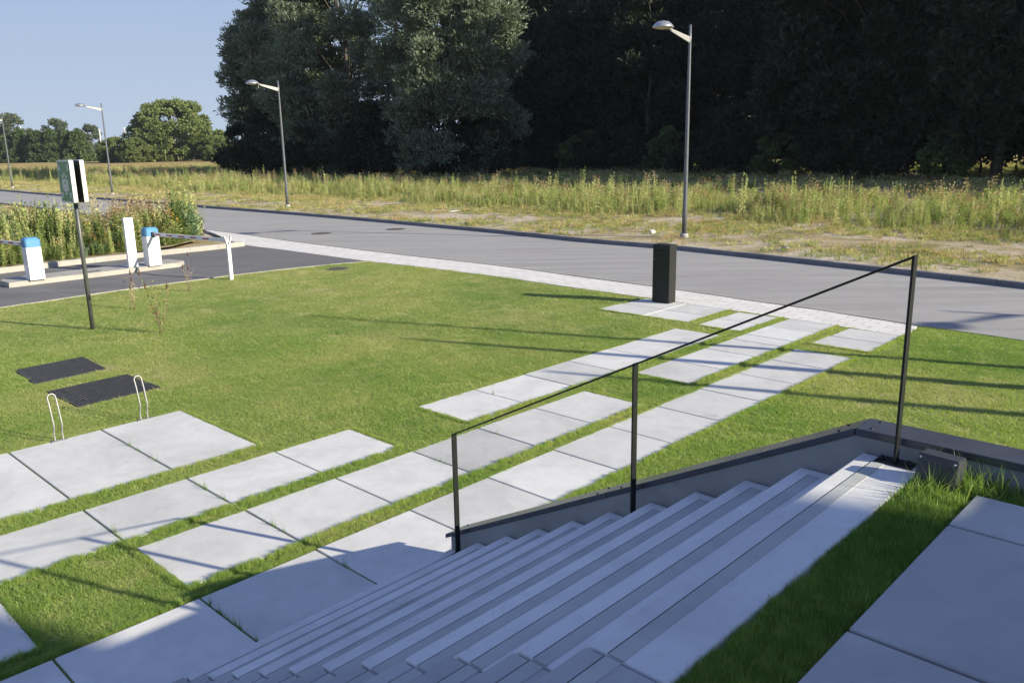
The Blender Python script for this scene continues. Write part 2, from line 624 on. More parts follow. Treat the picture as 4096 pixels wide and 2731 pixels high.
def kerb(name, line, width, z0, z1, mat, side=1, stone=1.0, parent=None, gap=0.008, jit=0.004):
    """row of kerb stones along a polyline, with open joints"""
    bm = bmesh.new()
    P = [Vector((x, y)) for x, y in line]
    S = [0.0]
    for a, b2 in zip(P[:-1], P[1:]):
        S.append(S[-1] + (b2 - a).length)

    def at(s):
        for i in range(len(P) - 1):
            if s <= S[i + 1] or i == len(P) - 2:
                t = (s - S[i]) / max(1e-9, S[i + 1] - S[i])
                d = (P[i + 1] - P[i]).normalized()
                return P[i].lerp(P[i + 1], t), d
    s = 0.0
    r = random.Random(5)
    while s < S[-1] - 0.05:
        e = min(S[-1], s + stone)
        a, d1 = at(s + gap / 2)
        b2, d2 = at(e - gap / 2)
        d = (b2 - a).normalized()
        nrm = Vector((-d.y, d.x)) * side
        j = r.uniform(-jit, jit)
        jz = r.uniform(-jit, jit)
        ch = 0.015
        prof = [(0, z0), (0, z1 - ch), (ch, z1), (width, z1), (width, z0)]
        A = [bm.verts.new((a.x + nrm.x * (w + j), a.y + nrm.y * (w + j), z + (jz if z > z0 else 0))) for w, z in prof]
        B = [bm.verts.new((b2.x + nrm.x * (w + j), b2.y + nrm.y * (w + j), z + (jz if z > z0 else 0))) for w, z in prof]
        for k in range(4):
            bm.faces.new((A[k], A[k + 1], B[k + 1], B[k]))
        bm.faces.new(A)
        bm.faces.new(B)
        s = e
    return struct(finish(bm, name, mat, parent))


# ------------------------------------------------------------------ ground, road, kerbs
FARKERB = [(24.5, -4), (18, 7), (14, 13.2), (11.1, 17.6), (9.7, 19.5), (5.2, 25.2), (2.4, 27.9), (-0.4, 31.2), (-9.0, 40.3), (-20.0, 50.9), (-33.7, 64.3), (-45.5, 76.0), (-62, 93), (-95, 126), (-170, 200)]
FARKERB = smooth_line(FARKERB, 2.0)
NEARROAD = [(21.5, -6), (15, 3.5), (11.5, 8.6), (8.31, 13.04), (7.31, 14.17), (6.02, 15.82), (4.98, 16.97), (3.6, 18.6), (1.76, 20.55), (-0.29, 22.75), (-3.07, 25.3), (-6.87, 29.0), (-8.6, 30.8), (-10.6, 32.95), (-12.76, 35.1), (-20, 42.6), (-32.2, 55.2), (-44, 66.5), (-60, 83), (-95, 117), (-170, 190)]
NEARROAD = smooth_line(NEARROAD, 2.0)

sheet('ground', [(-3000, -600), (3000, -600), (3000, 3500), (-3000, 3500)], -0.09, M['sand'])
sheet('road', FARKERB + NEARROAD[::-1], 0.0, M['road'], 0.05)
back = offset_line(FARKERB, -0.15)
sheet('field', back + [(-3000, 2000), (-3000, 3400), (2900, 3400), (2900, -300), (60, -40)], 0.10, M['sand'])
kerb('kerb', FARKERB, 0.15, -0.06, 0.125, M['kerb_grey'], side=-1, stone=1.0)
k2 = kerb('kerb', NEARROAD, 0.10, -0.06, 0.008, M['kerb_light'], side=1, stone=1.0, jit=0.001)

PCORNER = W(15.28, -4.54)[:2]
paveUp = [(7.18, 14.2), (6.02, 15.72), (4.98, 16.87), (3.6, 18.5), (1.76, 20.42), (-0.29, 22.65), (-3.07, 25.2), (-6.87, 28.9), (-8.6, 30.7), (-10.6, 32.85), (-12.76, 35.0)]
paveUp = [(x + -0.075, y - 0.07) for x, y in smooth_line(paveUp, 1.0)]
paveLo = [(6.56, 13.41), (2.93, 17.3), (1.6, 18.66), (0.32, 20.0), (-0.27, 20.6), (-2.8, 22.92), (-4.14, 24.02), (-7.69, 27.44), (-9.28, 28.89), (-10.2, 30.3), (-11.8, 33.2)]
paveLo = smooth_line(paveLo, 1.0)
sheet('pavement', paveUp + paveLo[::-1], 0.003, M['paver'], 0.05)

LAWNKERB = [(-4.10, 24.06), (-5.3, 23.4), (-6.46, 22.54), (-7.37, 21.75), (-8.84, 20.25), (-9.82, 19.12), (-11.06, 17.55), (-12.6, 15.4), (-15, 11.6), (-19, 4)]
LAWNKERB = smooth_line(LAWNKERB, 0.8)
UPKERB = [(-9.15, 28.55), (-9.61, 27.95), (-11.1, 26.4), (-11.83, 25.6), (-12.69, 24.7), (-13.55, 23.68)]
UPKERB2 = [(-13.82, 23.62), (-14.6, 22.6), (-16.2, 20.2), (-19, 15.5), (-24, 7)]
UPKERB = smooth_line(UPKERB, 0.8)
drive = [(-4.14, 24.02)] + LAWNKERB[1:] + [(-24.2, 6.8), (-19.1, 15.4), (-16.3, 20.1), (-14.7, 22.5), (-13.65, 23.5)] + UPKERB[::-1] + [(-9.28, 28.89), (-7.69, 27.44)]
sheet('driveway', drive, -0.002, M['drive'], 0.05)
kerb('kerb', LAWNKERB, 0.06, -0.06, 0.012, M['kerb_light'], side=1, stone=1.0, jit=0.002)
kerb('kerb', UPKERB, 0.17, -0.06, 0.15, M['kerb_light'], side=-1, stone=1.0)
kerb('kerb', UPKERB2, 0.17, -0.06, 0.15, M['kerb_light'], side=1, stone=1.0)

# saw cuts / induction loop marks on the driveway
bm = bmesh.new()
def ribbon(bm, a, b2, w, z):
    a, b2 = Vector(a), Vector(b2)
    d = (b2 - a).normalized()
    n = Vector((-d.y, d.x)) * w / 2
    vs = [bm.verts.new((q.x, q.y, z)) for q in (a - n, b2 - n, b2 + n, a + n)]
    bm.faces.new(vs)
lp = [(-10.2, 18.9), (-9.2, 20.2), (-10.3, 21.2), (-11.4, 19.9)]
for a, b2 in zip(lp, lp[1:] + lp[:1]):
    ribbon(bm, a, b2, 0.02, 0.002)
lp = [(-7.9, 22.3), (-7.0, 23.4), (-8.2, 24.4), (-9.2, 23.3)]
for a, b2 in zip(lp, lp[1:] + lp[:1]):
    ribbon(bm, a, b2, 0.02, 0.002)
struct(finish(bm, 'driveway_marking', M['road']))

# faint dashed centre marking far along the road
M['paintwhite'] = plain('worn_road_paint', (0.42, 0.42, 0.40), 0.8, 0, 0.25, 10, 0.2)
bm = bmesh.new()
mid = [((a[0] + b2[0]) / 2, (a[1] + b2[1]) / 2) for a, b2 in zip(smooth_line([(-14.6, 45.3), (-26.5, 57.2), (-39, 69.5), (-53, 83.5)], 1.0), smooth_line([(-14.7, 41.2), (-26.2, 52.7), (-38, 64.2), (-52, 79)], 1.0))]
acc = 0
for a, b2 in zip(mid[:-1], mid[1:]):
    acc += 1
    if acc % 3 == 0:
        ribbon(bm, a, b2, 0.10, 0.004)
struct(finish(bm, 'road_marking', M['paintwhite']))

# lawn soil
LAWN = [PCORNER] + [q for q in paveLo if q[0] > -4.0][0:] + [(-4.14, 24.02)] + LAWNKERB[1:] + [(-19, -12), (20, -12)] + [(20.4, -5), (14.9, 3.4), (11.4, 8.5), (8.2, 12.95)]
_lw = [q for q in offset_line(NEARROAD, 0.1) if q[0] > 7.3]
LAWN = [(6.56, 13.41)] + [q for q in paveLo if -4.0 < q[0] < 6.5] + [(-4.14, 24.02)] + LAWNKERB[1:] + [(-19, -12), (25, -12)] + _lw + [PCORNER]
sheet('lawn', LAWN, -0.014, M['thatch'])

# ------------------------------------------------------------------ paths of concrete slabs
def slab_path(name, slabs, z=0.0, thick=0.09, mat='slab', tones=None, jz=0.002):
    """slabs: list of (u0,u1,v0,v1) in the paving grid; every slab its own bevelled block inside one path"""
    bm = bmesh.new()
    lay = bm.loops.layers.color.new('tone')
    r = random.Random(len(slabs) * 7 + int(abs(slabs[0][0]) * 10))
    for i, (u0, u1, v0, v1) in enumerate(slabs):
        n0 = len(bm.faces)
        known = set(bm.faces)
        dz = r.uniform(-jz, jz)
        add_box(bm, u0 + 0.009, u1 - 0.009, -v1, -v0, z - thick, z + dz, 0.005, 1)
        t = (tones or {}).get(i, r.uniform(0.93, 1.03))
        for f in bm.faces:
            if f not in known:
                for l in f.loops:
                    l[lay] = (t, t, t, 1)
    o = finish(bm, name, M[mat], rz=YAW)
    return struct(o)


L = 0.992
A_ = [(2.36 + L * i, 2.36 + L * (i + 1), -10.03, -8.09) for i in range(-3, 2)]
A_ = [(u0, min(u1, 4.33), a, b2) for u0, u1, a, b2 in A_]
slab_path('path', A_)
slab_path('path', [(2.35 + L * i, 2.35 + L * (i + 1), -7.785, -6.85) for i in range(-3, 3)])
slab_path('path', [(2.362 + L * i, 2.362 + L * (i + 1), -6.655, -5.71) for i in range(0, 6)], tones={3: 0.87})
slab_path('path', [(1.34 - L * (i + 1), 1.34 - L * i, -6.64, -5.71) for i in range(0, 2)])
D_ = [(2.355 + 1.003 * i, 2.355 + 1.003 * (i + 1), -5.50 - 0.009 * max(0, i), -4.62) for i in range(-3, 10)]
D_[-1] = (D_[-1][0], 12.24, D_[-1][2], D_[-1][3])
slab_path('path', D_)
slab_path('path', [(6.40 + L * i, 6.40 + L * (i + 1), -7.825, -6.88) for i in range(0, 6)], tones={4: 0.97})
C2 = [9.47, 10.43, 11.39, 12.24, 12.70, 13.53, 14.33]
slab_path('path', [(a, b2, -6.66, -5.74) for a, b2 in zip(C2[:-1], C2[1:])], tones={0: 0.92, 3: 0.96})
slab_path('path', [(12.9, 13.66, -9.98, -8.93), (13.66, 14.47, -9.93, -8.93), (12.9, 13.66, -8.915, -7.93), (13.66, 14.46, -8.915, -7.90)])
slab_path('path', [(12.84, 13.56, -7.68, -6.83), (13.56, 14.33, -7.68, -6.80)])
slab_path('path', [(12.76, 13.46, -5.53, -4.61), (13.46, 14.24, -5.50, -4.57)])
SLABS = [(-1.6, 4.33, -10.03, -8.09), (-1.6, 5.33, -7.785, -6.85), (2.362, 8.31, -6.655, -5.71), (-1.6, 1.34, -6.64, -5.71), (-1.6, 12.24, -5.53, -4.62),
         (6.40, 12.35, -7.825, -6.88), (9.47, 14.33, -6.66, -5.74), (12.9, 14.47, -9.98, -7.9), (12.84, 14.33, -7.68, -6.8), (12.76, 14.24, -5.53, -4.57), (-3, 4.13, -4.62, 9)]

# dark sandy lines left along the joints
# ------------------------------------------------------------------ staircase
RISE, TREAD = 0.156, 0.3055
V0 = -4.457
ZTOP = RISE * 11
stair = thing('staircase', 'broad pale concrete staircase of eleven steps rising towards the lower right', 'staircase', W(0, V0, 0), YAW)
for i in range(11):
    v = V0 + TREAD * i
    zt = RISE * (i + 1)
    dep = TREAD + 0.03 if i < 10 else 0.29
    for side in (0, 1):
        ua, ub = ((1.768, 3.915), (-0.40, 1.757))[side]
        bm = bmesh.new()
        lay = bm.loops.layers.color.new('tone')
        add_box(bm, ua, ub, -(v - V0) - dep, -(v - V0), zt - RISE + 0.0025, zt, 0.009, 2)
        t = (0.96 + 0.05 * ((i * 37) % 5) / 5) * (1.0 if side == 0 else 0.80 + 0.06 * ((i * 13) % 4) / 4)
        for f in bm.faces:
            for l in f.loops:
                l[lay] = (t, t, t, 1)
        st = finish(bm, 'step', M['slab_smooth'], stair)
        bm = bmesh.new()
        w0 = 0.078
        add_box(bm, ua + 0.002, (ub - 0.075) if side == 0 else ub - 0.002, -(v - V0) - w0 - 0.058, -(v - V0) - w0, zt - 0.02, zt + 0.0022, 0.001, 1)
        gs = finish(bm, 'grip_strip', M['strip'], st)
        bm = bmesh.new()
        add_box(bm, ua + 0.004, (ub - 0.075) if side == 0 else ub - 0.004, -(v - V0) - w0 + 0.0002, -(v - V0) - w0 + 0.0042, zt - 0.01, zt + 0.0009)
        gsm = gs.data
        gsm.materials.append(M['soil'])
        b3 = bmesh.new()
        b3.from_mesh(gsm)
        nf = len(b3.faces)
        tmp = bpy.data.meshes.new('groove')
        bm.to_mesh(tmp)
        b3.from_mesh(tmp)
        b3.faces.ensure_lookup_table()
        for f in b3.faces[nf:]:
            f.material_index = 1
        b3.to_mesh(gsm)
        b3.free()
        bm.free()
# solid ground behind the steps (raised terrace)
bm = bmesh.new()
add_box(bm, -14, 3.925, -9.5, 1.10, -0.05, ZTOP - 0.035)
struct(finish(bm, 'terrace', M['thatch'], rz=YAW))
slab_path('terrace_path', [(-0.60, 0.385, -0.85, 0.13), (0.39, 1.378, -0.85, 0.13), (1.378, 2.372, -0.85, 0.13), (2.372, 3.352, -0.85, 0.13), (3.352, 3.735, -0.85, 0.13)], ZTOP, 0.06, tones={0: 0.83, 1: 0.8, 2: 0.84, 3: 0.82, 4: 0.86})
slab_path('terrace_path', [(0.39, 1.378, 0.14, 1.12), (1.378, 2.372, 0.14, 1.12), (2.372, 3.352, 0.14, 1.12), (3.352, 3.735, 0.14, 1.12)], ZTOP, 0.06)

# ------------------------------------------------------------------ parapet wall with coping
zl, zh = 0.275, 1.828
vl, vh = -4.48, -1.45
wall = thing('parapet_wall', 'low concrete wall beside the staircase with black sloping metal capping', 'wall', W(4.02, vl, 0), YAW)
bm = bmesh.new()
T = 0.034
pr = [(0.0, -0.1), (0.0, zl - T - 0.002), (-(vh - vl), zh - T - 0.002), (-(9 - vl), zh - T - 0.002), (-(9 - vl), -0.1)]
A = [bm.verts.new((-0.088, y, z)) for y, z in pr]
B = [bm.verts.new((0.088, y, z)) for y, z in pr]
bm.faces.new(A)
bm.faces.new(B)
for k in range(5):
    bm.faces.new((A[k], A[(k + 1) % 5], B[(k + 1) % 5], B[k]))
bmesh.ops.bevel(bm, geom=[e for e in bm.edges], offset=0.006, segments=1, affect='EDGES')
finish(bm, 'wall_body', M['wall'], wall)
# sloping and level coping lengths
def coping(ya, za, yb, zb, nm='coping'):
    bm = bmesh.new()
    pts = []
    for y, z in ((ya, za), (yb, zb)):
        for x, dz in ((-0.1, 0), (0.1, 0), (0.1, -T), (-0.1, -T)):
            pts.append((x, y, z + dz))
    add_hull(bm, pts, [(0, 1, 2, 3), (4, 5, 6, 7), (0, 1, 5, 4), (1, 2, 6, 5), (2, 3, 7, 6), (3, 0, 4, 7)])
    bmesh.ops.bevel(bm, geom=[e for e in bm.edges], offset=0.003, segments=1, affect='EDGES')
    cp = finish(bm, nm, M['coping'], wall)
    Ls = math.hypot(yb - ya, zb - za)
    n = max(1, round(Ls / 1.5))
    bm = bmesh.new()
    for k in range(n):
        for e in (0.06, 0.94):
            t = (k + e) / n
            for x in (-0.06, 0.06):
                y = ya + (yb - ya) * t
                z = za + (zb - za) * t
                add_lathe(bm, [(0.009, z - 0.002), (0.009, z + 0.003), (0.0, z + 0.004)], 8, x, y)
    finish(bm, 'screw', M['blacksteel'], cp)
    return cp
sl = (zh - zl) / (vh - vl)
ym = -(vh - vl) * 0.5
zm = zl + (zh - zl) * 0.5
coping(0.05, zl - 0.05 * sl, ym + 0.0015, zm - 0.0008)
coping(ym - 0.0015, zm + 0.0008, -(vh - vl) + 0.001, zh - 0.0005)
coping(-(vh - vl) - 0.002, zh, -(vh - vl) - 1.03, zh)
coping(-(vh - vl) - 1.034, zh, -(9 - vl), zh)

# ------------------------------------------------------------------ handrail
rail = thing('stair_handrail', 'slim black steel handrail on three flat posts down the staircase', 'handrail', W(3.87, 0, 0), YAW)
PO = [(-4.33, 0.156, 1.142), (-2.72, RISE * 6, 1.955), (-1.232, ZTOP, 2.70)]
for v, zb, zt in PO:
    bm = bmesh.new()
    add_box(bm, -0.023, 0.023, -v - 0.0055, -v + 0.0055, zb + 0.008, zt - 0.004, 0.0012, 1)
    ps = finish(bm, 'post', M['blacksteel'], rail)
    bm = bmesh.new()
    if v > -2:
        add_box(bm, -0.045, 0.045, -v - 0.085, -v + 0.085, zb + 0.001, zb + 0.009, 0.002, 1)
    else:
        add_box(bm, -0.035, 0.03, -v - 0.04, -v + 0.04, zb + 0.001, zb + 0.009, 0.002, 1)
    for sy_ in (-1, 1):
        yy = -v + sy_ * (0.062 if v > -2 else 0.026)
        add_lathe(bm, [(0.011, zb + 0.008), (0.011, zb + 0.017), (0.006, zb + 0.019), (0.006, zb + 0.028), (0, zb + 0.028)], 6, 0.0, yy)
    finish(bm, 'base_plate', M['blacksteel'], ps)
bm = bmesh.new()
(va, _, za), (vb, _, zb_), (vc, _, zc) = PO
pts = []
sl_ = (zc - za) / (vc - va)
for v, z in ((va - 0.006, za - 0.006 * sl_), (vc + 0.006, zc)):
    for x, dz in ((-0.023, 0), (0.023, 0), (0.023, -0.012), (-0.023, -0.012)):
        pts.append((x, -v, z + dz))
add_hull(bm, pts, [(0, 1, 2, 3), (4, 5, 6, 7), (0, 1, 5, 4), (1, 2, 6, 5), (2, 3, 7, 6), (3, 0, 4, 7)])
finish(bm, 'rail', M['blacksteel'], rail)

# ------------------------------------------------------------------ floodlight in the terrace grass
fl = thing('ground_floodlight', 'small wedge shaped black floodlight standing in long grass beside the parapet', 'floodlight', W(3.775, -1.01, ZTOP), YAW - 0.12)
bm = bmesh.new()
zt = 0.125
add_hull(bm, [(-0.075, -0.085, -0.03), (-0.075, 0.085, -0.03), (0.045, 0.085, -0.03), (0.045, -0.085, -0.03),
              (-0.035, -0.085, zt), (-0.035, 0.085, zt), (0.045, 0.085, zt), (0.045, -0.085, zt)],
         [(0, 1, 2, 3), (4, 5, 6, 7), (0, 1, 5, 4), (1, 2, 6, 5), (2, 3, 7, 6), (3, 0, 4, 7)])
bmesh.ops.bevel(bm, geom=bm.edges[:], offset=0.004, segments=2, affect='EDGES')
finish(bm, 'housing', M['floodgrey'], fl)
bm = bmesh.new()
def onface(y, t, off):      # t 0 bottom .. 1 top on the inclined front
    return (-0.075 + 0.04 * t - off, y, -0.03 + (zt + 0.03) * t + off * 0.26)
q = [onface(-0.062, 0.18, 0.0015), onface(0.062, 0.18, 0.0015), onface(0.062, 0.78, 0.0015), onface(-0.062, 0.78, 0.0015)]
q2 = [(x + 0.006, y, z) for x, y, z in q]
add_hull(bm, q + q2, [(0, 1, 2, 3), (4, 5, 6, 7), (0, 1, 5, 4), (1, 2, 6, 5), (2, 3, 7, 6), (3, 0, 4, 7)])
finish(bm, 'glass', M['glassdark'], fl)
for y in (-0.073, 0.073):
    bm = bmesh.new()
    c0 = Vector(onface(y, 0.9, 0.0))
    add_tube(bm, [c0, c0 + Vector((-0.004, 0, 0.001))], 0.0055, 10)
    finish(bm, 'screw', M['alu'], fl)

# ------------------------------------------------------------------ parcel/letter box column on the far pad
mb_yaw = math.atan2(16.74 - 17.02, 3.38 - 2.97)
bx = thing('letterbox_column', 'tall black metal letterbox column standing on the slab pad by the road', 'letterbox', W(14.335, -9.395, 0.0), YAW)
# faces: front (-u) seen left, side (+v) seen right
hw, hd, H_ = 0.125, 0.203, 1.195
bm = bmesh.new()
add_box(bm, -hw, hw, -hd, hd, 0.003, H_, 0.004, 2)
finish(bm, 'column_body', M['anthracite'], bx)
bm = bmesh.new()
add_box(bm, -hw - 0.006, -hw - 0.0005, -hd + 0.014, hd - 0.014, 0.70, 1.075, 0.002, 1)
dr = finish(bm, 'door', M['anthracite'], bx)
bm = bmesh.new()
add_tube(bm, [(-hw - 0.006, hd - 0.045, 0.89), (-hw - 0.012, hd - 0.045, 0.89)], 0.009, 12)
finish(bm, 'lock', M['alu'], dr)
bm = bmesh.new()
add_hull(bm, [(-hw - 0.0005, -hd + 0.012, 1.085), (-hw - 0.0005, hd - 0.012, 1.085), (-hw - 0.014, hd - 0.012, 1.088), (-hw - 0.014, -hd + 0.012, 1.088),
              (-hw - 0.0005, -hd + 0.012, 1.18), (-hw - 0.0005, hd - 0.012, 1.18), (-hw - 0.004, hd - 0.012, 1.18), (-hw - 0.004, -hd + 0.012, 1.18)],
         [(0, 1, 2, 3), (4, 5, 6, 7), (0, 1, 5, 4), (1, 2, 6, 5), (2, 3, 7, 6), (3, 0, 4, 7)])
finish(bm, 'slot_flap', M['anthracite'], bx)

# ------------------------------------------------------------------ street lamps
def lamp_proto():
    t = thing('street_lamp', 'x', 'street lamp')
    bm = bmesh.new()
    add_tube(bm, [(0, 0, 0.12), (0, 0, 0.9), (0, 0, 1.4), (0, 0, 4.2), (0, 0, 6.2), (0, 0, 6.72)], [0.085, 0.082, 0.07, 0.058, 0.045, 0.043], 16)
    add_tube(bm, [(0, 0, 5.7), (0, 0, 5.74)], 0.055, 16)
    add_tube(bm, [(0, 0, 6.02), (0, 0, 6.06)], 0.054, 16)
    finish(bm, 'pole', M['lampgrey'], t)
    bm = bmesh.new()
    add_tube(bm, [(0, 0, -0.05), (0, 0, 0.13), (0, 0, 0.15)], [0.15, 0.14, 0.10], 16)
    finish(bm, 'footing', M['pole_base'], t)
    bm = bmesh.new()
    # tapering blade-like arm along +x
    a = [(0.03, 6.18, 6.36, 0.022), (1.08, 6.44, 6.52, 0.016)]
    pts = []
    for x, z0, z1, w in a:
        pts += [(x, -w, z0), (x, w, z0), (x, w, z1), (x, -w, z1)]
    add_hull(bm, pts, [(0, 1, 2, 3), (4, 5, 6, 7), (0, 1, 5, 4), (1, 2, 6, 5), (2, 3, 7, 6), (3, 0, 4, 7)])
    add_tube(bm, [(1.06, 0, 6.48), (1.2, 0, 6.52)], [0.035, 0.05], 10)
    finish(bm, 'arm', M['lamparm'], t)
    bm = bmesh.new()
    cx = 1.52
    prof = [(0.0, 6.50), (0.33, 6.50), (0.36, 6.515), (0.35, 6.545), (0.28, 6.62), (0.19, 6.68), (0.0, 6.715)]
    add_lathe(bm, prof, 32, cx, 0, 1.0, 0.86)
    hd_ = finish(bm, 'lamp_head', M['alu'], t)
    bm = bmesh.new()
    add_lathe(bm, [(0.0, 6.46), (0.18, 6.468), (0.28, 6.488), (0.30, 6.4985), (0.0, 6.4988)], 28, cx, 0, 1.0, 0.86)
    finish(bm, 'lens', M['lens'], hd_)
    return t
lamp = lamp_proto()
LP = [((5.83, 27.75), 'tall grey street lamp with drop-shaped head, nearest of the row, behind the letterbox column'),
      ((-12.35, 46.6), 'grey street lamp across the road in front of the big willow'),
      ((-30.4, 64.4), 'grey street lamp rising above the green sign into open sky'),
      ((-47.7, 80.9), 'farthest grey street lamp, cut by the left edge of the photo'),
      ((23.8, 8.9), 'grey street lamp beyond the right edge of the photo')]
for i, ((x, y), lab) in enumerate(LP):
    rz = math.atan2(-0.72, -0.70)
    loc = (x, y, 0.10)
    if i == 0:
        lamp.location = loc
        lamp.rotation_euler = (0, 0, rz)
        lamp['label'] = lab
        lamp['group'] = 'street lamps along the road'
    else:
        dup(lamp, loc, rz, lab, 'street lamps along the road')

# ------------------------------------------------------------------ assembly point sign
sg = thing('assembly_point_sign', 'green and white assembly point sign panels on a grey pole in the lawn', 'sign', (-7.83, 15.13, -0.035), math.radians(-136))
bm = bmesh.new()
add_tube(bm, [(0, 0, 0), (0, 0, 3.05)], 0.038, 16)
finish(bm, 'pole', M['signpole'], sg)
def rpanel(name, x0, x1, w, z0, z1, r, mat, parent):
    bm = bmesh.new()
    pts = []
    for cxx, czz, a0 in ((w - r, z1 - r, 0), (-w + r, z1 - r, 90), (-w + r, z0 + r, 180), (w - r, z0 + r, 270)):
        for k in range(6):
            a = math.radians(a0 + 90 * k / 5)
            pts.append((cxx + r * math.cos(a), czz + r * math.sin(a)))
    A = [bm.verts.new((x0, y, z)) for y, z in pts]
    B = [bm.verts.new((x1, y, z)) for y, z in pts]
    bm.faces.new(A)
    bm.faces.new(B)
    n = len(pts)
    for k in range(n):
        bm.faces.new((A[k], A[(k + 1) % n], B[(k + 1) % n], B[k]))
    return finish(bm, name, mat, parent)
zb0, zb1, hwid = 2.38, 3.13, 0.345
pf = rpanel('sign_panel', 0.052, 0.122, hwid, zb0, zb1, 0.045, M['signwhite'], sg)
pb = rpanel('sign_panel', -0.122, -0.052, hwid, zb0, zb1, 0.045, M['signwhite'], sg)
rpanel('green_face', 0.1225, 0.1245, hwid - 0.03, zb0 + 0.03, zb1 - 0.03, 0.02, M['green'], pf)
rpanel('green_face', -0.1245, -0.1225, hwid - 0.03, zb0 + 0.03, zb1 - 0.03, 0.02, M['green'], pb)
rpanel('back_shell', 0.046, 0.0515, hwid - 0.015, zb0 + 0.015, zb1 - 0.015, 0.03, M['signdark'], pf)
rpanel('back_shell', -0.0515, -0.046, hwid - 0.015, zb0 + 0.015, zb1 - 0.015, 0.03, M['signdark'], pb)
def picto(x, flip, parent):
    bm = bmesh.new()
    cz = (zb0 + zb1) / 2
    th = 0.0012
    def poly(pts):
        A = [bm.verts.new((x, y * flip, z + cz)) for y, z in pts]
        B = [bm.verts.new((x + th * flip, y * flip, z + cz)) for y, z in pts]
        bm.faces.new(A)
        bm.faces.new(B)
        for k in range(len(pts)):
            bm.faces.new((A[k], A[(k + 1) % len(pts)], B[(k + 1) % len(pts)], B[k]))
    def disc(cy, cz_, r, rz=None):
        poly([(cy + r * math.cos(2 * math.pi * k / 16), cz_ + (rz or r) * math.sin(2 * math.pi * k / 16)) for k in range(16)])
    # heads
    disc(0.0, 0.13, 0.036)
    disc(-0.095, 0.085, 0.034)
    disc(0.095, 0.085, 0.034)
    disc(0.0, 0.02, 0.036)
    for sgn in (-1, 1):
        # shoulder, arm, legs of the side figures
        poly([(sgn * 0.055, 0.035), (sgn * 0.14, 0.035), (sgn * 0.17, 0.012), (sgn * 0.175, -0.14), (sgn * 0.145, -0.14), (sgn * 0.142, -0.02), (sgn * 0.132, -0.02),
              (sgn * 0.132, -0.165), (sgn * 0.085, -0.165), (sgn * 0.08, -0.05), (sgn * 0.045, -0.02)])
    # front figure
    poly([(-0.05, -0.035), (0.05, -0.035), (0.075, -0.06), (0.078, -0.17), (0.055, -0.17), (0.052, -0.09), (0.047, -0.09), (0.045, -0.23), (0.006, -0.23), (0.0, -0.13),
          (-0.006, -0.23), (-0.045, -0.23), (-0.047, -0.09), (-0.052, -0.09), (-0.055, -0.17), (-0.078, -0.17), (-0.075, -0.06)])
    # corner arrows pointing inwards
    for sy_, sz_ in ((-1, 1), (1, 1), (-1, -1), (1, -1)):
        cx_, cz_ = 0.315 * sy_, 0.33 * sz_
        tx, tz = 0.175 * sy_, 0.185 * sz_
        d = Vector((tx - cx_, tz - cz_)).normalized()
        n = Vector((-d.y, d.x))
        c0 = Vector((cx_, cz_))
        tp = Vector((tx, tz))
        w = 0.014
        def P(v):
            return (v.x, v.y)
        poly([P(c0 + n * w), P(tp - d * 0.03 + n * w), P(tp - d * 0.03 - n * w), P(c0 - n * w)])
        poly([P(tp), P(tp - d * 0.10 + n * 0.075), P(tp - d * 0.10 + n * 0.075 - n * 0.034 - d * 0.0), P(tp - d * 0.042)])
        poly([P(tp), P(tp - d * 0.10 - n * 0.075), P(tp - d * 0.10 - n * 0.075 + n * 0.034), P(tp - d * 0.042)])
    finish(bm, 'pictogram_print', M['signwhite'], parent)
picto(0.125, 1, pf)
picto(-0.125, -1, pb)

# ------------------------------------------------------------------ traffic island and barriers
ISL = [(-12.43, 20.30), (-9.47, 23.55), (-9.52, 24.05), (-10.15, 24.45), (-13.01, 21.15), (-12.95, 20.75)]
bm = bmesh.new()
vs = [bm.verts.new((x, y, 0.12)) for x, y in ISL]
f = bm.faces.new(vs)
r = bmesh.ops.extrude_face_region(bm, geom=[f])
for v in [g for g in r['geom'] if isinstance(g, bmesh.types.BMVert)]:
    v.co.z = -0.04
bmesh.ops.bevel(bm, geom=[e for e in bm.edges if e.verts[0].co.z > 0 and e.verts[1].co.z > 0], offset=0.02, segments=2, affect='EDGES')
isl = struct(finish(bm, 'traffic_island', M['kerb_light']))
bm = bmesh.new()
a0, b0 = Vector((-12.55, 20.75)), Vector((-9.75, 23.9))
for k in range(9):
    t = (k + 0.5) / 9
    q = a0.lerp(b0, t)
    n = Vector((-0.75, 0.66)).normalized() * 0.16
    ribbon(bm, q - n, q + n, 0.012, 0.1225)
struct(finish(bm, 'island_joints', M['kerb_grey']))
bm = bmesh.new()
add_box(bm, -0.22, 0.22, -0.09, 0.09, 0.118, 0.124, 0.002, 1)
cv = finish(bm, 'duct_cover', M['iron'], loc=(-11.23, 22.05, 0), rz=math.atan2(3.25, 2.96))
tag(cv, 'small rusty iron cover set in the traffic island', 'cover')

IA = math.atan2(3.25, 2.96)      # island direction

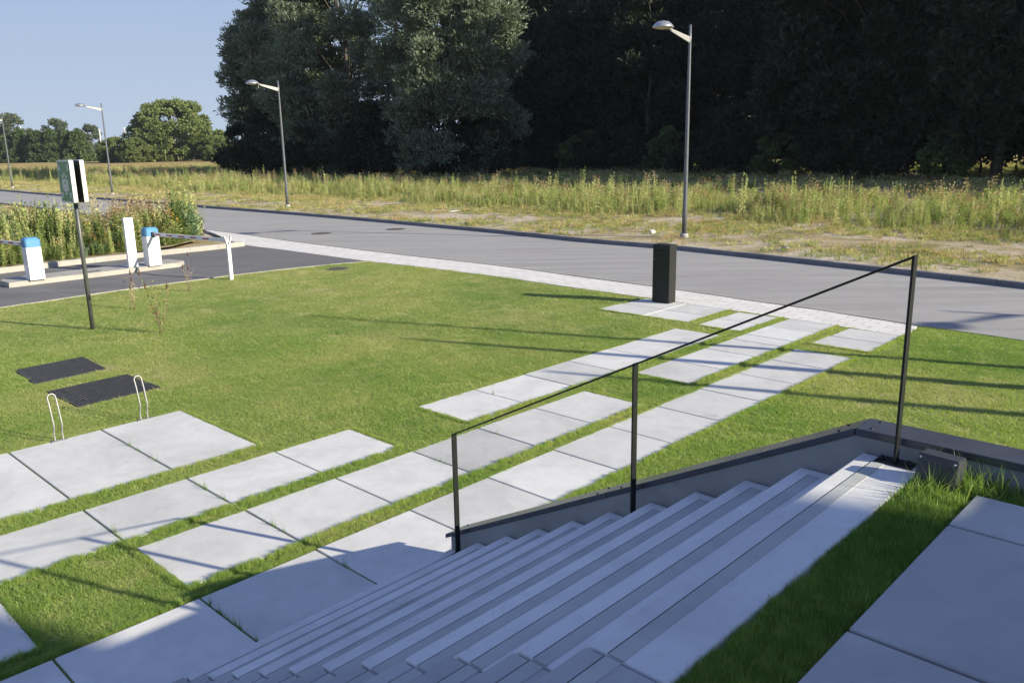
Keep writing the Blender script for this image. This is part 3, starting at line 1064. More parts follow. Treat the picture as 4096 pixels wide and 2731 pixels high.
def barrier(label, loc, armdir, armlen, group):
    t = thing('parking_barrier', label, 'barrier', loc, IA, group)
    w, d, h = 0.175, 0.165, 1.05
    bm = bmesh.new()
    add_box(bm, -w, w, -d, d, 0.002, 0.82, 0.008, 2)
    finish(bm, 'cabinet', M['white'], t)
    bm = bmesh.new()
    s0, s1 = 0.004, 0.045
    lv = [(0.822, s0 * -1), (1.0, s0 * -1), (1.055, s1)]
    rings = []
    for z, s in lv:
        ww, dd = w - s, d - s
        ch = 0.03
        rings.append([bm.verts.new(p) for p in ((-ww + ch, -dd, z), (ww - ch, -dd, z), (ww, -dd + ch, z), (ww, dd - ch, z), (ww - ch, dd, z), (-ww + ch, dd, z), (-ww, dd - ch, z), (-ww, -dd + ch, z))])
    for A, B in zip(rings[:-1], rings[1:]):
        for k in range(8):
            bm.faces.new((A[k], A[(k + 1) % 8], B[(k + 1) % 8], B[k]))
    bm.faces.new(rings[0])
    bm.faces.new(rings[-1])
    finish(bm, 'cap', M['blue'], t)
    bm = bmesh.new()
    add_box(bm, -w - 0.0035, -w - 0.0003, -d + 0.025, d - 0.025, 0.06, 0.79, 0.0012, 1)
    dr_ = finish(bm, 'access_door', M['white'], t)
    bm = bmesh.new()
    add_tube(bm, [(-w - 0.003, d - 0.06, 0.46), (-w - 0.010, d - 0.06, 0.46)], 0.011, 10)
    finish(bm, 'lock', M['iron'], dr_)
    bm = bmesh.new()
    add_box(bm, -w - 0.012, w + 0.012, -d - 0.012, d + 0.012, -0.001, 0.012, 0.002, 1)
    finish(bm, 'foot_plate', M['galv'], t)
    # arm leaves in direction armdir (world angle); local = armdir-IA
    la = armdir - IA
    ca, sa = math.cos(la), math.sin(la)
    bm = bmesh.new()
    def lp_(s, o, z):
        return (ca * s - sa * o, sa * s + ca * o, z)
    def abox(bm, s0, s1, o0, o1, z0, z1):
        pts = [lp_(s0, o0, z0), lp_(s1, o0, z0), lp_(s1, o1, z0), lp_(s0, o1, z0), lp_(s0, o0, z1), lp_(s1, o0, z1), lp_(s1, o1, z1), lp_(s0, o1, z1)]
        add_hull(bm, pts, [(0, 1, 2, 3), (4, 5, 6, 7), (0, 1, 5, 4), (1, 2, 6, 5), (2, 3, 7, 6), (3, 0, 4, 7)])
    za, zb = 0.83, 0.92
    off = 0.0
    abox(bm, 0.20, armlen, off - 0.022, off + 0.022, za, zb)
    bmesh.ops.bevel(bm, geom=bm.edges[:], offset=0.006, segments=2, affect='EDGES')
    arm = finish(bm, 'boom_arm', M['white'], t)
    n = int((armlen - 0.3) / 0.55)
    for k in range(n):
        bm = bmesh.new()
        s = 0.30 + k * 0.55
        abox(bm, s, s + 0.27, off - 0.0236, off + 0.0236, za + 0.024, zb - 0.026)
        finish(bm, 'red_reflector', M['red'], arm)
    bm = bmesh.new()
    abox(bm, 0.10, 0.24, off - 0.05, off + 0.05, za - 0.03, zb + 0.02)
    finish(bm, 'arm_bracket', M['signpole'], t)
    return t
pR = Vector((-7.16, 21.02))
c2 = Vector((-10.02, 23.12))
c1 = Vector((-12.06, 20.85))
d2 = pR - c2
barrier('white barrier cabinet with blue cap, its striped arm resting on the forked post', (c2.x, c2.y, 0.12), math.atan2(d2.y, d2.x), d2.length + 0.02, 'parking barriers on the traffic island')
barrier('white barrier cabinet at the near island end, arm pointing left', (c1.x, c1.y, 0.12), math.atan2(2.0, -2.86), 3.3, 'parking barriers on the traffic island')
# plain reader pillar
pl = thing('card_reader_pillar', 'plain narrow white pillar on the traffic island beside the barrier cabinet', 'pillar', (-10.44, 22.78, 0.12), IA)
bm = bmesh.new()
add_box(bm, -0.125, 0.125, -0.05, 0.05, 0.012, 1.36, 0.004, 2)
finish(bm, 'pillar_body', M['white'], pl)
bm = bmesh.new()
add_box(bm, -0.18, 0.18, -0.08, 0.08, 0.001, 0.012, 0.002, 1)
finish(bm, 'foot_plate', M['galv'], pl)
# forked arm rest
fk = thing('barrier_rest_post', 'white square post with a forked top holding the barrier arm at the lawn edge', 'post', (-7.16, 21.02, -0.035), math.atan2(d2.y, d2.x) + math.pi / 2)
bm = bmesh.new()
add_box(bm, -0.048, 0.048, -0.03, 0.03, 0, 0.93, 0.004, 2)
finish(bm, 'post_body', M['white'], fk)
bm = bmesh.new()
for s in (-1, 1):
    add_hull(bm, [(s * 0.020, -0.028, 0.93), (s * 0.047, -0.028, 0.93), (s * 0.047, 0.028, 0.93), (s * 0.020, 0.028, 0.93),
                  (s * 0.085, -0.028, 1.13), (s * 0.108, -0.028, 1.13), (s * 0.108, 0.028, 1.13), (s * 0.085, 0.028, 1.13)],
             [(0, 1, 2, 3), (4, 5, 6, 7), (0, 1, 5, 4), (1, 2, 6, 5), (2, 3, 7, 6), (3, 0, 4, 7)])
finish(bm, 'fork', M['white'], fk)

# ------------------------------------------------------------------ bicycle hoops
def hoop_proto():
    t = thing('bicycle_hoop', 'x', 'bicycle stand')
    bm = bmesh.new()
    pts = []
    # side profile: leg goes up, kinks, rises and leans; y = along the plate, x = lean
    leg = [(0.0, 0.0), (-0.010, 0.09), (0.020, 0.16), (0.026, 0.20), (0.002, 0.30), (-0.03, 0.42), (-0.062, 0.50)]
    hwd = 0.043
    for x, z in leg:
        pts.append((x, -hwd, z))
    for k in range(1, 8):
        a = math.pi * k / 8
        pts.append((-0.062 - 0.012 * math.sin(a), -hwd * math.cos(a), 0.50 + 0.043 * math.sin(a)))
    for x, z in leg[::-1]:
        pts.append((x, hwd, z))
    # resample smoothly
    P = [Vector(p_) for p_ in pts]
    out = []
    for i in range(len(P) - 1):
        p0, p1, p2, p3 = P[max(0, i - 1)], P[i], P[i + 1], P[min(len(P) - 1, i + 2)]
        for k in range(4):
            s = k / 4
            out.append(0.5 * ((2 * p1) + (p2 - p0) * s + (2 * p0 - 5 * p1 + 4 * p2 - p3) * s * s + (3 * p1 - p0 - 3 * p2 + p3) * s ** 3))
    out.append(P[-1])
    add_tube(bm, out, 0.0082, 10)
    finish(bm, 'tube', M['galv'], t)
    bm = bmesh.new()
    add_box(bm, -0.028, 0.028, -0.092, 0.092, 0.0, 0.007, 0.002, 1)
    pl_ = finish(bm, 'base_plate', M['galv'], t)
    for y in (-0.075, 0.075):
        bm = bmesh.new()
        add_lathe(bm, [(0.010, 0.006), (0.010, 0.014), (0.006, 0.018), (0, 0.02)], 8, 0, y)
        finish(bm, 'bolt', M['iron'], pl_)
    return t
hp = hoop_proto()
hp.location = (-5.215, 9.0, 0.001)
hp.rotation_euler = (0, 0, YAW - math.radians(90))
hp['label'] = 'galvanised tube bicycle hoop on the left slab, nearer the photo edge'
hp['group'] = 'bicycle hoops'
dup(hp, (-4.545, 9.72, 0.001), YAW - math.radians(90), 'galvanised tube bicycle hoop in front of the right end of the black grid cover', 'bicycle hoops')

# ------------------------------------------------------------------ black grid covers in the lawn
def grid_cover(pts, label):
    P = [Vector((x, y)) for x, y in pts]
    t = thing('grid_cover', label, 'cover', (P[0].x, P[0].y, 0.0), 0, 'black grid covers in the lawn')
    o = P[0]
    ex, ey = P[1] - P[0], P[3] - P[0]
    lx, ly = ex.length, ey.length
    ux, uy = ex.normalized(), ey.normalized()
    bm = bmesh.new()
    def bar(a0, a1, b0, b1, z0, z1):
        q = []
        for z in (z0, z1):
            for a, b2 in ((a0, b0), (a1, b0), (a1, b1), (a0, b1)):
                w = ux * a + uy * b2
                q.append((w.x, w.y, z))
        add_hull(bm, q, [(0, 1, 2, 3), (4, 5, 6, 7), (0, 1, 5, 4), (1, 2, 6, 5), (2, 3, 7, 6), (3, 0, 4, 7)])
    bar(0, lx, 0, ly, -0.03, -0.012)
    n = 26
    for k in range(n + 1):
        a = (lx - 0.012) * k / n
        bar(a, a + 0.012, 0.001, ly - 0.001, -0.0118, 0.002)
    n2 = int(n * ly / lx)
    for k in range(n2 + 1):
        b2 = (ly - 0.010) * k / n2
        bar(0.001, lx - 0.001, b2, b2 + 0.010, -0.0116, -0.001)
    finish(bm, 'grid_panel', M['matblack'], t)
    for a, b2 in ((0.15, 0.2), (0.85, 0.2), (0.15, 0.8), (0.85, 0.8)):
        bm = bmesh.new()
        w = ux * (a * lx) + uy * (b2 * ly)
        add_tube(bm, [(w.x - 0.02, w.y, 0.002), (w.x - 0.02, w.y, 0.016), (w.x + 0.02, w.y, 0.016), (w.x + 0.02, w.y, 0.002)], 0.006, 6)
        finish(bm, 'lifting_eye', M['iron'], t)
    return t
MAT1 = [(-7.62, 12.25), (-6.97, 13.03), (-6.14, 12.27), (-6.87, 11.46)]
MAT2 = [(-6.47, 11.04), (-5.75, 11.89), (-4.92, 11.12), (-5.66, 10.31)]
grid_cover(MAT1, 'black plastic grid cover farther from the hoops, sand blown over its front')
grid_cover(MAT2, 'black plastic grid cover right behind the two bicycle hoops')

# ------------------------------------------------------------------ manhole covers
def manhole(loc, r, label, zoff=0.0):
    bm = bmesh.new()
    add_lathe(bm, [(r, 0.0), (r, 0.006), (r * 0.9, 0.007), (r * 0.88, 0.004), (0, 0.004)], 24)
    for k in range(-4, 5):
        y = k * r * 0.18
        hw_ = math.sqrt(max(0, (r * 0.82) ** 2 - y * y))
        if hw_ > 0.03:
            add_box(bm, -hw_, hw_, y - 0.012, y + 0.012, 0.0041, 0.0075)
    o = finish(bm, 'manhole_cover', M['iron'], loc=(loc[0], loc[1], zoff))
    tag(o, label, 'manhole cover', 'manhole covers')
manhole((-7.37, 32.44), 0.40, 'round iron manhole cover in the road nearer the block paving')
manhole((-4.62, 33.62), 0.40, 'round iron manhole cover in the middle of the road')
manhole((-4.75, 22.63), 0.30, 'round iron drain cover in the lawn corner next to the driveway', -0.005)
manhole((9.87, 12.0 - 1.2), 0.28, 'dark iron drain cover in the lawn at the right edge', -0.005)

# ------------------------------------------------------------------ instancing by points (grass, weeds)
def make_source(name, verts, faces, mat, extra=None):
    me = bpy.data.meshes.new(name)
    me.from_pydata(verts, [], faces)
    mats = mat if isinstance(mat, list) else [mat]
    for mm in mats:
        me.materials.append(mm)
    if extra is not None:
        me.polygons.foreach_set('material_index', extra)
    return me


def scatter(name, label, cat, P, scale, rotz, variant, sources, tilt=None):
    """one object of instances: points carry scale, turn and which source"""
    n = len(P)
    me = bpy.data.meshes.new(name)
    me.vertices.add(n)
    me.vertices.foreach_set('co', np.asarray(P, np.float32).ravel())
    a = me.attributes.new('psc', 'FLOAT_VECTOR', 'POINT')
    a.data.foreach_set('vector', np.asarray(scale, np.float32).ravel())
    a = me.attributes.new('prot', 'FLOAT_VECTOR', 'POINT')
    rot = np.zeros((n, 3), np.float32)
    rot[:, 2] = rotz
    if tilt is not None:
        rot[:, 0] = tilt
    a.data.foreach_set('vector', rot.ravel())
    a = me.attributes.new('pvar', 'INT', 'POINT')
    a.data.foreach_set('value', np.asarray(variant, np.int32))
    o = bpy.data.objects.new(name, me)
    COL.objects.link(o)
    ng = bpy.data.node_groups.new(name + '_nodes', 'GeometryNodeTree')
    ng.interface.new_socket('Geometry', in_out='INPUT', socket_type='NodeSocketGeometry')
    ng.interface.new_socket('Geometry', in_out='OUTPUT', socket_type='NodeSocketGeometry')
    N = ng.nodes
    gi = N.new('NodeGroupInput')
    go = N.new('NodeGroupOutput')
    iop = N.new('GeometryNodeInstanceOnPoints')
    g2i = N.new('GeometryNodeGeometryToInstance')
    iop.inputs['Pick Instance'].default_value = True
    links = ng.links
    for s in reversed(sources):
        oi = N.new('GeometryNodeObjectInfo')
        oi.inputs['Object'].default_value = s
        oi.inputs['As Instance'].default_value = True
        oi.transform_space = 'ORIGINAL'
        links.new(oi.outputs['Geometry'], g2i.inputs[0])
    def attr(nm, dt):
        q = N.new('GeometryNodeInputNamedAttribute')
        q.data_type = dt
        q.inputs['Name'].default_value = nm
        return q.outputs[0]
    links.new(gi.outputs[0], iop.inputs['Points'])
    links.new(g2i.outputs[0], iop.inputs['Instance'])
    links.new(attr('pvar', 'INT'), iop.inputs['Instance Index'])
    e2r = N.new('FunctionNodeEulerToRotation')
    links.new(attr('prot', 'FLOAT_VECTOR'), e2r.inputs[0])
    links.new(e2r.outputs[0], iop.inputs['Rotation'])
    links.new(attr('psc', 'FLOAT_VECTOR'), iop.inputs['Scale'])
    links.new(iop.outputs[0], go.inputs[0])
    md = o.modifiers.new('scatter', 'NODES')
    md.node_group = ng
    return stuff(o, label, cat)


def src_obj(me):
    return bpy.data.objects.new(me.name, me)     # unlinked: only referenced by the node trees


def grass_patch(seed, rad, nb, h, w, bend=0.5, long_frac=0.0):
    r = np.random.default_rng(seed)
    V, F = [], []
    for k in range(nb):
        a = r.uniform(0, 2 * math.pi)
        rr = rad * math.sqrt(r.uniform(0, 1))
        x, y = rr * math.cos(a), rr * math.sin(a)
        hh = h * r.uniform(0.55, 1.15)
        if r.uniform() < long_frac:
            hh *= 1.9
        th = r.uniform(0, 2 * math.pi)
        dx, dy = math.cos(th), math.sin(th)
        b_ = bend * hh * r.uniform(0.2, 1.3)
        ww = w * r.uniform(0.7, 1.3)
        ph = r.uniform(0, 2 * math.pi)
        sx, sy = math.cos(ph) * ww / 2, math.sin(ph) * ww / 2
        i = len(V)
        V += [(x - sx, y - sy, 0), (x + sx, y + sy, 0),
              (x + dx * b_ * 0.35 - sx * 0.8, y + dy * b_ * 0.35 - sy * 0.8, hh * 0.58), (x + dx * b_ * 0.35 + sx * 0.8, y + dy * b_ * 0.35 + sy * 0.8, hh * 0.58),
              (x + dx * b_, y + dy * b_, hh * 0.97)]
        F += [(i, i + 1, i + 3, i + 2), (i + 2, i + 3, i + 4)]
    return V, F


GR = []
for s in range(5):
    V, F = grass_patch(100 + s, 0.075, 70, 0.032, 0.0036, 1.0)
    GR.append(src_obj(make_source('grass_patch', V, F, M['blade'])))
GRL = []
for s in range(3):
    V, F = grass_patch(200 + s, 0.05, 22, 0.11, 0.004, 0.55, 0.15)
    GRL.append(src_obj(make_source('long_grass', V, F, M['lush_shade_blade'])))
GRT = []
for s in range(4):
    V, F = grass_patch(150 + s, 0.06, 60, 0.036, 0.0032, 0.8)
    GRT.append(src_obj(make_source('shaded_lush_patch', V, F, M['lush_shade_blade'])))

ca, sa = CY, SY


def to_uv(x, y):
    return x * CY + y * SY, x * SY - y * CY


def in_poly(x, y, poly):
    inside = np.zeros(len(x), bool)
    n = len(poly)
    for i in range(n):
        x1, y1 = poly[i]
        x2, y2 = poly[(i + 1) % n]
        c_ = ((y1 > y) != (y2 > y)) & (x < (x2 - x1) * (y - y1) / (y2 - y1 + 1e-12) + x1)
        inside ^= c_
    return inside


def grow(poly, d=0.085):
    cx_ = sum(p_[0] for p_ in poly) / 4
    cy_ = sum(p_[1] for p_ in poly) / 4
    return [(x_ + d * 1.2 * (x_ - cx_) / math.hypot(x_ - cx_, y_ - cy_), y_ + d * 1.2 * (y_ - cy_) / math.hypot(x_ - cx_, y_ - cy_)) for x_, y_ in poly]


def lawn_mask(x, y, pad=0.0):
    ok = in_poly(x, y, LAWN)
    u, v = to_uv(x, y)
    for (u0, u1, v0, v1) in SLABS:
        ok &= ~((u > u0 - pad) & (u < u1 + pad) & (v > v0 - pad) & (v < v1 + pad))
    ok &= ~in_poly(x, y, grow(MAT1)) & ~in_poly(x, y, grow(MAT2))
    ok &= (np.hypot(x + 4.75, y - 22.63) > 0.33)
    # stay inside what the picture (or a small step aside) can see
    ok &= (np.abs(x) < 0.95 * y + 4.0) & (y > 0.5)
    return ok


def lawn_points(n, y0, y1, pad, sc0):
    y = rng.uniform(y0, y1, n)
    x = rng.uniform(-1, 1, n) * (0.95 * y1 + 4.0)
    m_ = lawn_mask(x, y, pad)
    return x[m_], y[m_]


def lawn_scatter(y0, y1, dens, pad, sxy, sz):
    area = (y1 - y0) * 2 * (0.95 * y1 + 4.0)
    x, y = lawn_points(int(area * dens), y0, y1, pad, 1)
    n = len(x)
    s = rng.uniform(0.8, 1.25, n)
    # height drifts in soft patches
    h = 0.85 + 0.28 * np.sin(x * 1.3 + 1.7 * np.sin(y * 0.9)) * np.sin(y * 1.1 + 1.3 * np.sin(x * 0.7))
    P = np.stack([x, y, np.full(n, -0.016)], 1)
    S = np.stack([s * sxy, s * sxy, s * sz * h], 1)
    return P, S


Pl, Sl = [], []
for y0, y1, dens, pad, sxy, sz in ((0.5, 5.0, 360, 0.03, 0.9, 1.15), (5.0, 8.5, 280, 0.03, 1.0, 1.1), (8.5, 14, 150, 0.045, 1.4, 1.05), (14, 25, 70, 0.08, 2.1, 1.0)):
    P, S = lawn_scatter(y0, y1, dens, pad, sxy, sz)
    Pl.append(P)
    Sl.append(S)
# turf right up to the slab edges, a little longer where the mower misses
E_P, E_S = [], []
for (u0, u1, v0, v1) in SLABS[:-1]:
    per = 2 * (u1 - u0) + 2 * (v1 - v0)
    n = int(per * 85)
    s = rng.uniform(0, per, n)
    o_ = rng.uniform(0.0, 0.045, n)
    u = np.where(s < u1 - u0, u0 + s, np.where(s < 2 * (u1 - u0), u0 + (s - (u1 - u0)), 0))
    v = np.where(s < u1 - u0, v0 - o_, np.where(s < 2 * (u1 - u0), v1 + o_, 0))
    s2 = s - 2 * (u1 - u0)
    side = s2 > 0
    u = np.where(side, np.where(s2 < v1 - v0, u0 - o_, u1 + o_), u)
    v = np.where(side, np.where(s2 < v1 - v0, v0 + s2, v0 + s2 - (v1 - v0)), v)
    x = u * CY + v * SY
    y = u * SY - v * CY
    m_ = lawn_mask(x, y, 0.0)
    x, y = x[m_], y[m_]
    E_P.append(np.stack([x, y, np.full(len(x), -0.016)], 1))
    q = rng.uniform(0.25, 0.5, len(x))
    uu_, vv_ = to_uv(x, y)
    tallside = vv_ > v1 - 0.001
    E_S.append(np.stack([q, q, np.where(tallside, rng.uniform(1.2, 2.2, len(x)), rng.uniform(0.9, 1.35, len(x)))], 1))
P = np.concatenate(Pl + E_P)
S = np.concatenate(Sl + E_S)
n = len(P)
print('lawn instances', n)
scatter('lawn_grass', 'short green grass of the lawn between the slab paths', 'grass', P, S, rng.uniform(0, 6.28, n), rng.integers(0, len(GR), n), GR)

# grass on the terrace strip, long around the floodlight and the wall foot
u = rng.uniform(-0.6, 3.92, 5200)
v = rng.uniform(-1.10, -0.87, 5200)
u2 = rng.uniform(3.745, 3.92, 500)
v2 = rng.uniform(-1.1, 1.1, 500)
u = np.concatenate([u, u2])
v = np.concatenate([v, v2])
n = len(u)
P = np.stack([u * CY + v * SY, u * SY - v * CY, np.full(n, ZTOP - 0.036)], 1)
q = rng.uniform(0.35, 0.55, n)
S = np.stack([q, q, rng.uniform(0.9, 1.45, n)], 1)
var = rng.integers(0, len(GRT), n)
k = 110
u3 = np.concatenate([rng.normal(3.80, 0.07, k), rng.uniform(3.3, 3.9, 60), rng.uniform(3.75, 3.9, 60)])
v3 = np.concatenate([rng.normal(-0.97, 0.11, k), rng.uniform(-1.1, -0.9, 60), rng.uniform(-0.9, 0.6, 60)])
ok = (u3 < 3.915) & (v3 > -1.10) & ~((np.abs(u3 - 3.775) < 0.06) & (np.abs(v3 + 1.01) < 0.085)) & ((v3 < -0.86) | (u3 > 3.745))
u3, v3 = u3[ok], v3[ok]
n3 = len(u3)
P3 = np.stack([u3 * CY + v3 * SY, u3 * SY - v3 * CY, np.full(n3, ZTOP - 0.036)], 1)
q = rng.uniform(0.5, 0.9, n3)
S3 = np.stack([q, q, rng.uniform(0.35, 0.85, n3)], 1)
scatter('terrace_grass', 'grass strip on the terrace, long around the black floodlight', 'grass', np.concatenate([P, P3]), np.concatenate([S, S3]),
        rng.uniform(0, 6.28, n + n3), np.concatenate([var, rng.integers(len(GRT), len(GRT) + len(GRL), n3)]), GRT + GRL)

# little weeds in the slab joints
JP = [(2.36, -7.1), (2.36, -6.98), (3.34, -7.5), (3.34, -7.35), (3.34, -7.05), (2.36, -5.2), (2.36, -5.0), (2.36, -4.75), (3.35, -5.1), (5.33, -6.2), (6.33, -6.35), (3.34, -9.2), (3.34, -9.0), (3.34, -8.6), (3.35, -6.1), (7.4, -7.4), (2.36, -5.35)]
pp = []
for (u_, v_) in JP:
    for k in range(5):
        uu, vv = u_ + random.gauss(0, 0.006), v_ + random.gauss(0, 0.06)
        pp.append(W(uu, vv, -0.03))
n = len(pp)
q = rng.uniform(0.15, 0.3, n)
scatter('joint_weeds', 'thin grass tufts growing in the joints between slabs', 'weeds', pp, np.stack([q, q, rng.uniform(0.35, 1.0, n)], 1), rng.uniform(0, 6.28, n), rng.integers(0, 3, n), GRL)


# ------------------------------------------------------------------ tall weeds
def weed_plant(seed, h, kind):
    """stem with leaves; kind: 'spire' green plume, 'brown' seed head, 'grass' tuft, 'bush' grey-green mugwort, 'flower' yellow"""
    r = np.random.default_rng(seed)
    V, F, MI = [], [], []

    def leaf(p, d, L_, w, mi):
        d = np.array(d, float)
        d /= np.linalg.norm(d)
        s = np.cross(d, [r.normal(), r.normal(), r.normal()])
        s /= np.linalg.norm(s) + 1e-9
        i = len(V)
        p = np.array(p)
        V.extend([tuple(p), tuple(p + d * L_ * 0.45 + s * w / 2), tuple(p + d * L_ + np.array([0, 0, -0.15 * L_])), tuple(p + d * L_ * 0.45 - s * w / 2)])
        F.append((i, i + 1, i + 2, i + 3))
        MI.append(mi)
    ns = {'spire': 5, 'brown': 4, 'grass': 0, 'bush': 9, 'flower': 4}[kind]
    for k in range(ns):
        a = r.uniform(0, 6.28)
        lean = r.uniform(0.0, 0.16 if kind != 'bush' else 0.5)
        hh = h * r.uniform(0.75, 1.05)
        bx_, by_ = r.normal(0, 0.06), r.normal(0, 0.06)
        top = np.array([bx_ + math.cos(a) * lean * hh, by_ + math.sin(a) * lean * hh, hh])
        b0_ = np.array([bx_, by_, 0])
        i = len(V)
        V.extend([(bx_ - 0.004, by_, 0), (bx_ + 0.004, by_, 0), (top[0], top[1], top[2])])
        F.append((i, i + 1, i + 2))
        MI.append(0)
        nl = {'spire': 46, 'brown': 40, 'bush': 34, 'flower': 30}[kind]
        for j in range(nl):
            t = r.uniform(0.08, 1.0)
            p = b0_ + (top - b0_) * t
            al = r.uniform(0, 6.28)
            if kind == 'spire':
                up = 0.9 + 0.9 * t
                Lf = 0.13 * (1.15 - t * 0.75)
                leaf(p, (math.cos(al), math.sin(al), up), Lf, 0.022, 0)
            elif kind == 'brown':
                if t > 0.72:
                    leaf(p + r.normal(0, 0.025, 3), (math.cos(al), math.sin(al), 0.9), 0.06, 0.028, 1)
                else:
                    leaf(p, (math.cos(al), math.sin(al), 0.5), 0.10, 0.02, 0)
            elif kind == 'flower':
                if t > 0.8:
                    leaf(p + r.normal(0, 0.04, 3), (math.cos(al), math.sin(al), 0.4), 0.035, 0.03, 2)
                else:
                    leaf(p, (math.cos(al), math.sin(al), 0.6), 0.10, 0.025, 0)
            else:
                leaf(p, (math.cos(al), math.sin(al), 0.5), 0.12 * (1.2 - 0.6 * t), 0.03, 0)
    if kind == 'grass':
        for k in range(34):
            a = r.uniform(0, 6.28)
            rr = 0.10 * math.sqrt(r.uniform())
            hh = h * r.uniform(0.5, 1.1)
            l = r.uniform(0.05, 0.45)
            leaf((rr * math.cos(a), rr * math.sin(a), 0), (l * math.cos(a), l * math.sin(a), 1), hh, 0.009, 0)
            if r.uniform() < 0.3:
                leaf((rr * math.cos(a) + l * math.cos(a) * hh * 0.8, rr * math.sin(a) + l * math.sin(a) * hh * 0.8, hh * 0.82), (l * math.cos(a), l * math.sin(a), 1), hh * 0.2, 0.02, 1)
    return V, F, MI


WD = []
WC = []
for i, (h, kind, m0) in enumerate([(1.25, 'spire', 'weedgreen'), (1.0, 'spire', 'weedgreen'), (0.85, 'spire', 'weedgreen'), (1.15, 'brown', 'weedgreen'), (0.9, 'brown', 'weedgreen'),
                                   (0.6, 'grass', 'weedgreen'), (0.7, 'grass', 'drygrass'), (0.8, 'bush', 'weedblue'), (0.6, 'bush', 'weedgreen'), (0.75, 'flower', 'weedgreen'),
                                   (0.16, 'grass', 'drygrass'), (0.13, 'grass', 'weedgreen')]):
    V, F, MI = weed_plant(300 + i, h, kind)
    WD.append(src_obj(make_source('weed_plant', V, F, [M[m0], M['weedbrown'], M['yellowflower']], MI)))
    WC.append(src_obj(make_source('corner_weed', V, F, [M['weedshade' if m0 == 'weedgreen' and i % 3 else m0], M['weedbrown'], M['yellowflower']], MI)))


def along(line, s0, s1):
    P_ = np.array(line)
    d = np.sqrt(((P_[1:] - P_[:-1]) ** 2).sum(1))
    S_ = np.concatenate([[0], np.cumsum(d)])
    return P_, S_


# strip of weeds behind the sandy verge: follow the kerb at a distance
P_, S_ = along(FARKERB, 0, 0)
def kerb_pts(n, smin, smax, off):
    s = rng.uniform(smin, smax, n)
    x = np.interp(s, S_, P_[:, 0])
    y = np.interp(s, S_, P_[:, 1])
    x2 = np.interp(s + 0.5, S_, P_[:, 0])
    y2 = np.interp(s + 0.5, S_, P_[:, 1])
    dx, dy = x2 - x, y2 - y
    L_ = np.hypot(dx, dy) + 1e-9
    return x + dy / L_ * off, y - dx / L_ * off, s


smax = S_[-1] * 0.72
n = 34000
off = rng.uniform(6.5, 19.0, n)
x, y, s = kerb_pts(n, 4, smax, off)
edge = 7.4 + 0.9 * np.sin(s * 0.21) + 0.8 * np.sin(s * 0.63 + 1) - np.clip((22 - s) * 0.12, 0, 2)
keep = off > edge
x, y, s, off, edge = x[keep], y[keep], s[keep], off[keep], edge[keep]
n = len(x)
# kinds in drifts
dr = np.sin(s * 0.35) + np.sin(s * 0.9 + off)
right = np.clip((38 - s) / 20, 0, 1)       # right part is drier, grassier
var = np.where(rng.uniform(size=n) < 0.30 + 0.35 * right, rng.choice([5, 6, 9, 6], n), np.where(dr > 0.5, rng.choice([3, 4, 1, 4], n), rng.choice([0, 1, 2, 8, 4, 3], n)))
clump = 0.5 + 0.5 * np.sin(x * 0.8 + 2.1 * np.sin(y * 0.37)) * np.sin(y * 0.7 + 1.7 * np.sin(x * 0.45))
sc = rng.uniform(0.5, 1.1, n) * np.clip(0.40 + (off - edge) * 0.22, 0.40, 1.0) * (0.38 + 0.82 * clump)
tall = rng.uniform(size=n) < 0.012
sc = np.where(tall, rng.uniform(1.15, 1.5, n), sc)
var = np.where(tall, rng.choice([0, 1, 3, 3], n), var)
scatter('verge_weeds', 'tall wild weeds in green and brown along the far side of the road', 'weeds', np.stack([x, y, np.full(n, 0.09)], 1), np.stack([sc, sc, sc], 1), rng.uniform(0, 6.28, n), var, WD, rng.normal(0, 0.06, n))

# sparse low growth on the sandy verge and the field beyond
n = 34000
off = rng.uniform(0.25, 10.5, n)
x, y, s = kerb_pts(n, 2, smax, off)
dn = np.sin(x * 0.9 + 2 * np.sin(y * 0.5)) + np.sin(y * 0.8 + x * 0.3) + off * 0.22
keep = rng.uniform(size=n) < np.clip(0.12 + 0.32 * dn, 0.06, 1)
x, y = x[keep], y[keep]
n = len(x)
sc = rng.uniform(0.5, 1.5, n)
scatter('verge_grass', 'sparse dry grass and low herbs on the sandy verge', 'grass', np.stack([x, y, np.full(n, 0.095)], 1), np.stack([sc * 1.4, sc * 1.4, sc], 1), rng.uniform(0, 6.28, n), rng.choice([10, 10, 11, 11], n), WD)

n = 16000
x = rng.uniform(-110, 60, n)
y = rng.uniform(35, 175, n)
kx, ky = np.interp(-x, -P_[::-1, 0][::-1] * 1.0, P_[:, 1]), 0
keep = (y > kx + 22) & (np.abs(x) < 0.72 * y)
x, y = x[keep], y[keep]
n = len(x)
sc = rng.uniform(0.9, 1.7, n)
scatter('field_grass', 'long dry field grass between the weeds and the wood', 'grass', np.stack([x, y, np.full(n, 0.09)], 1), np.stack([sc * 2.2, sc * 2.2, sc * 0.8], 1), rng.uniform(0, 6.28, n), rng.choice([5, 6, 6, 6, 8], n), WD)

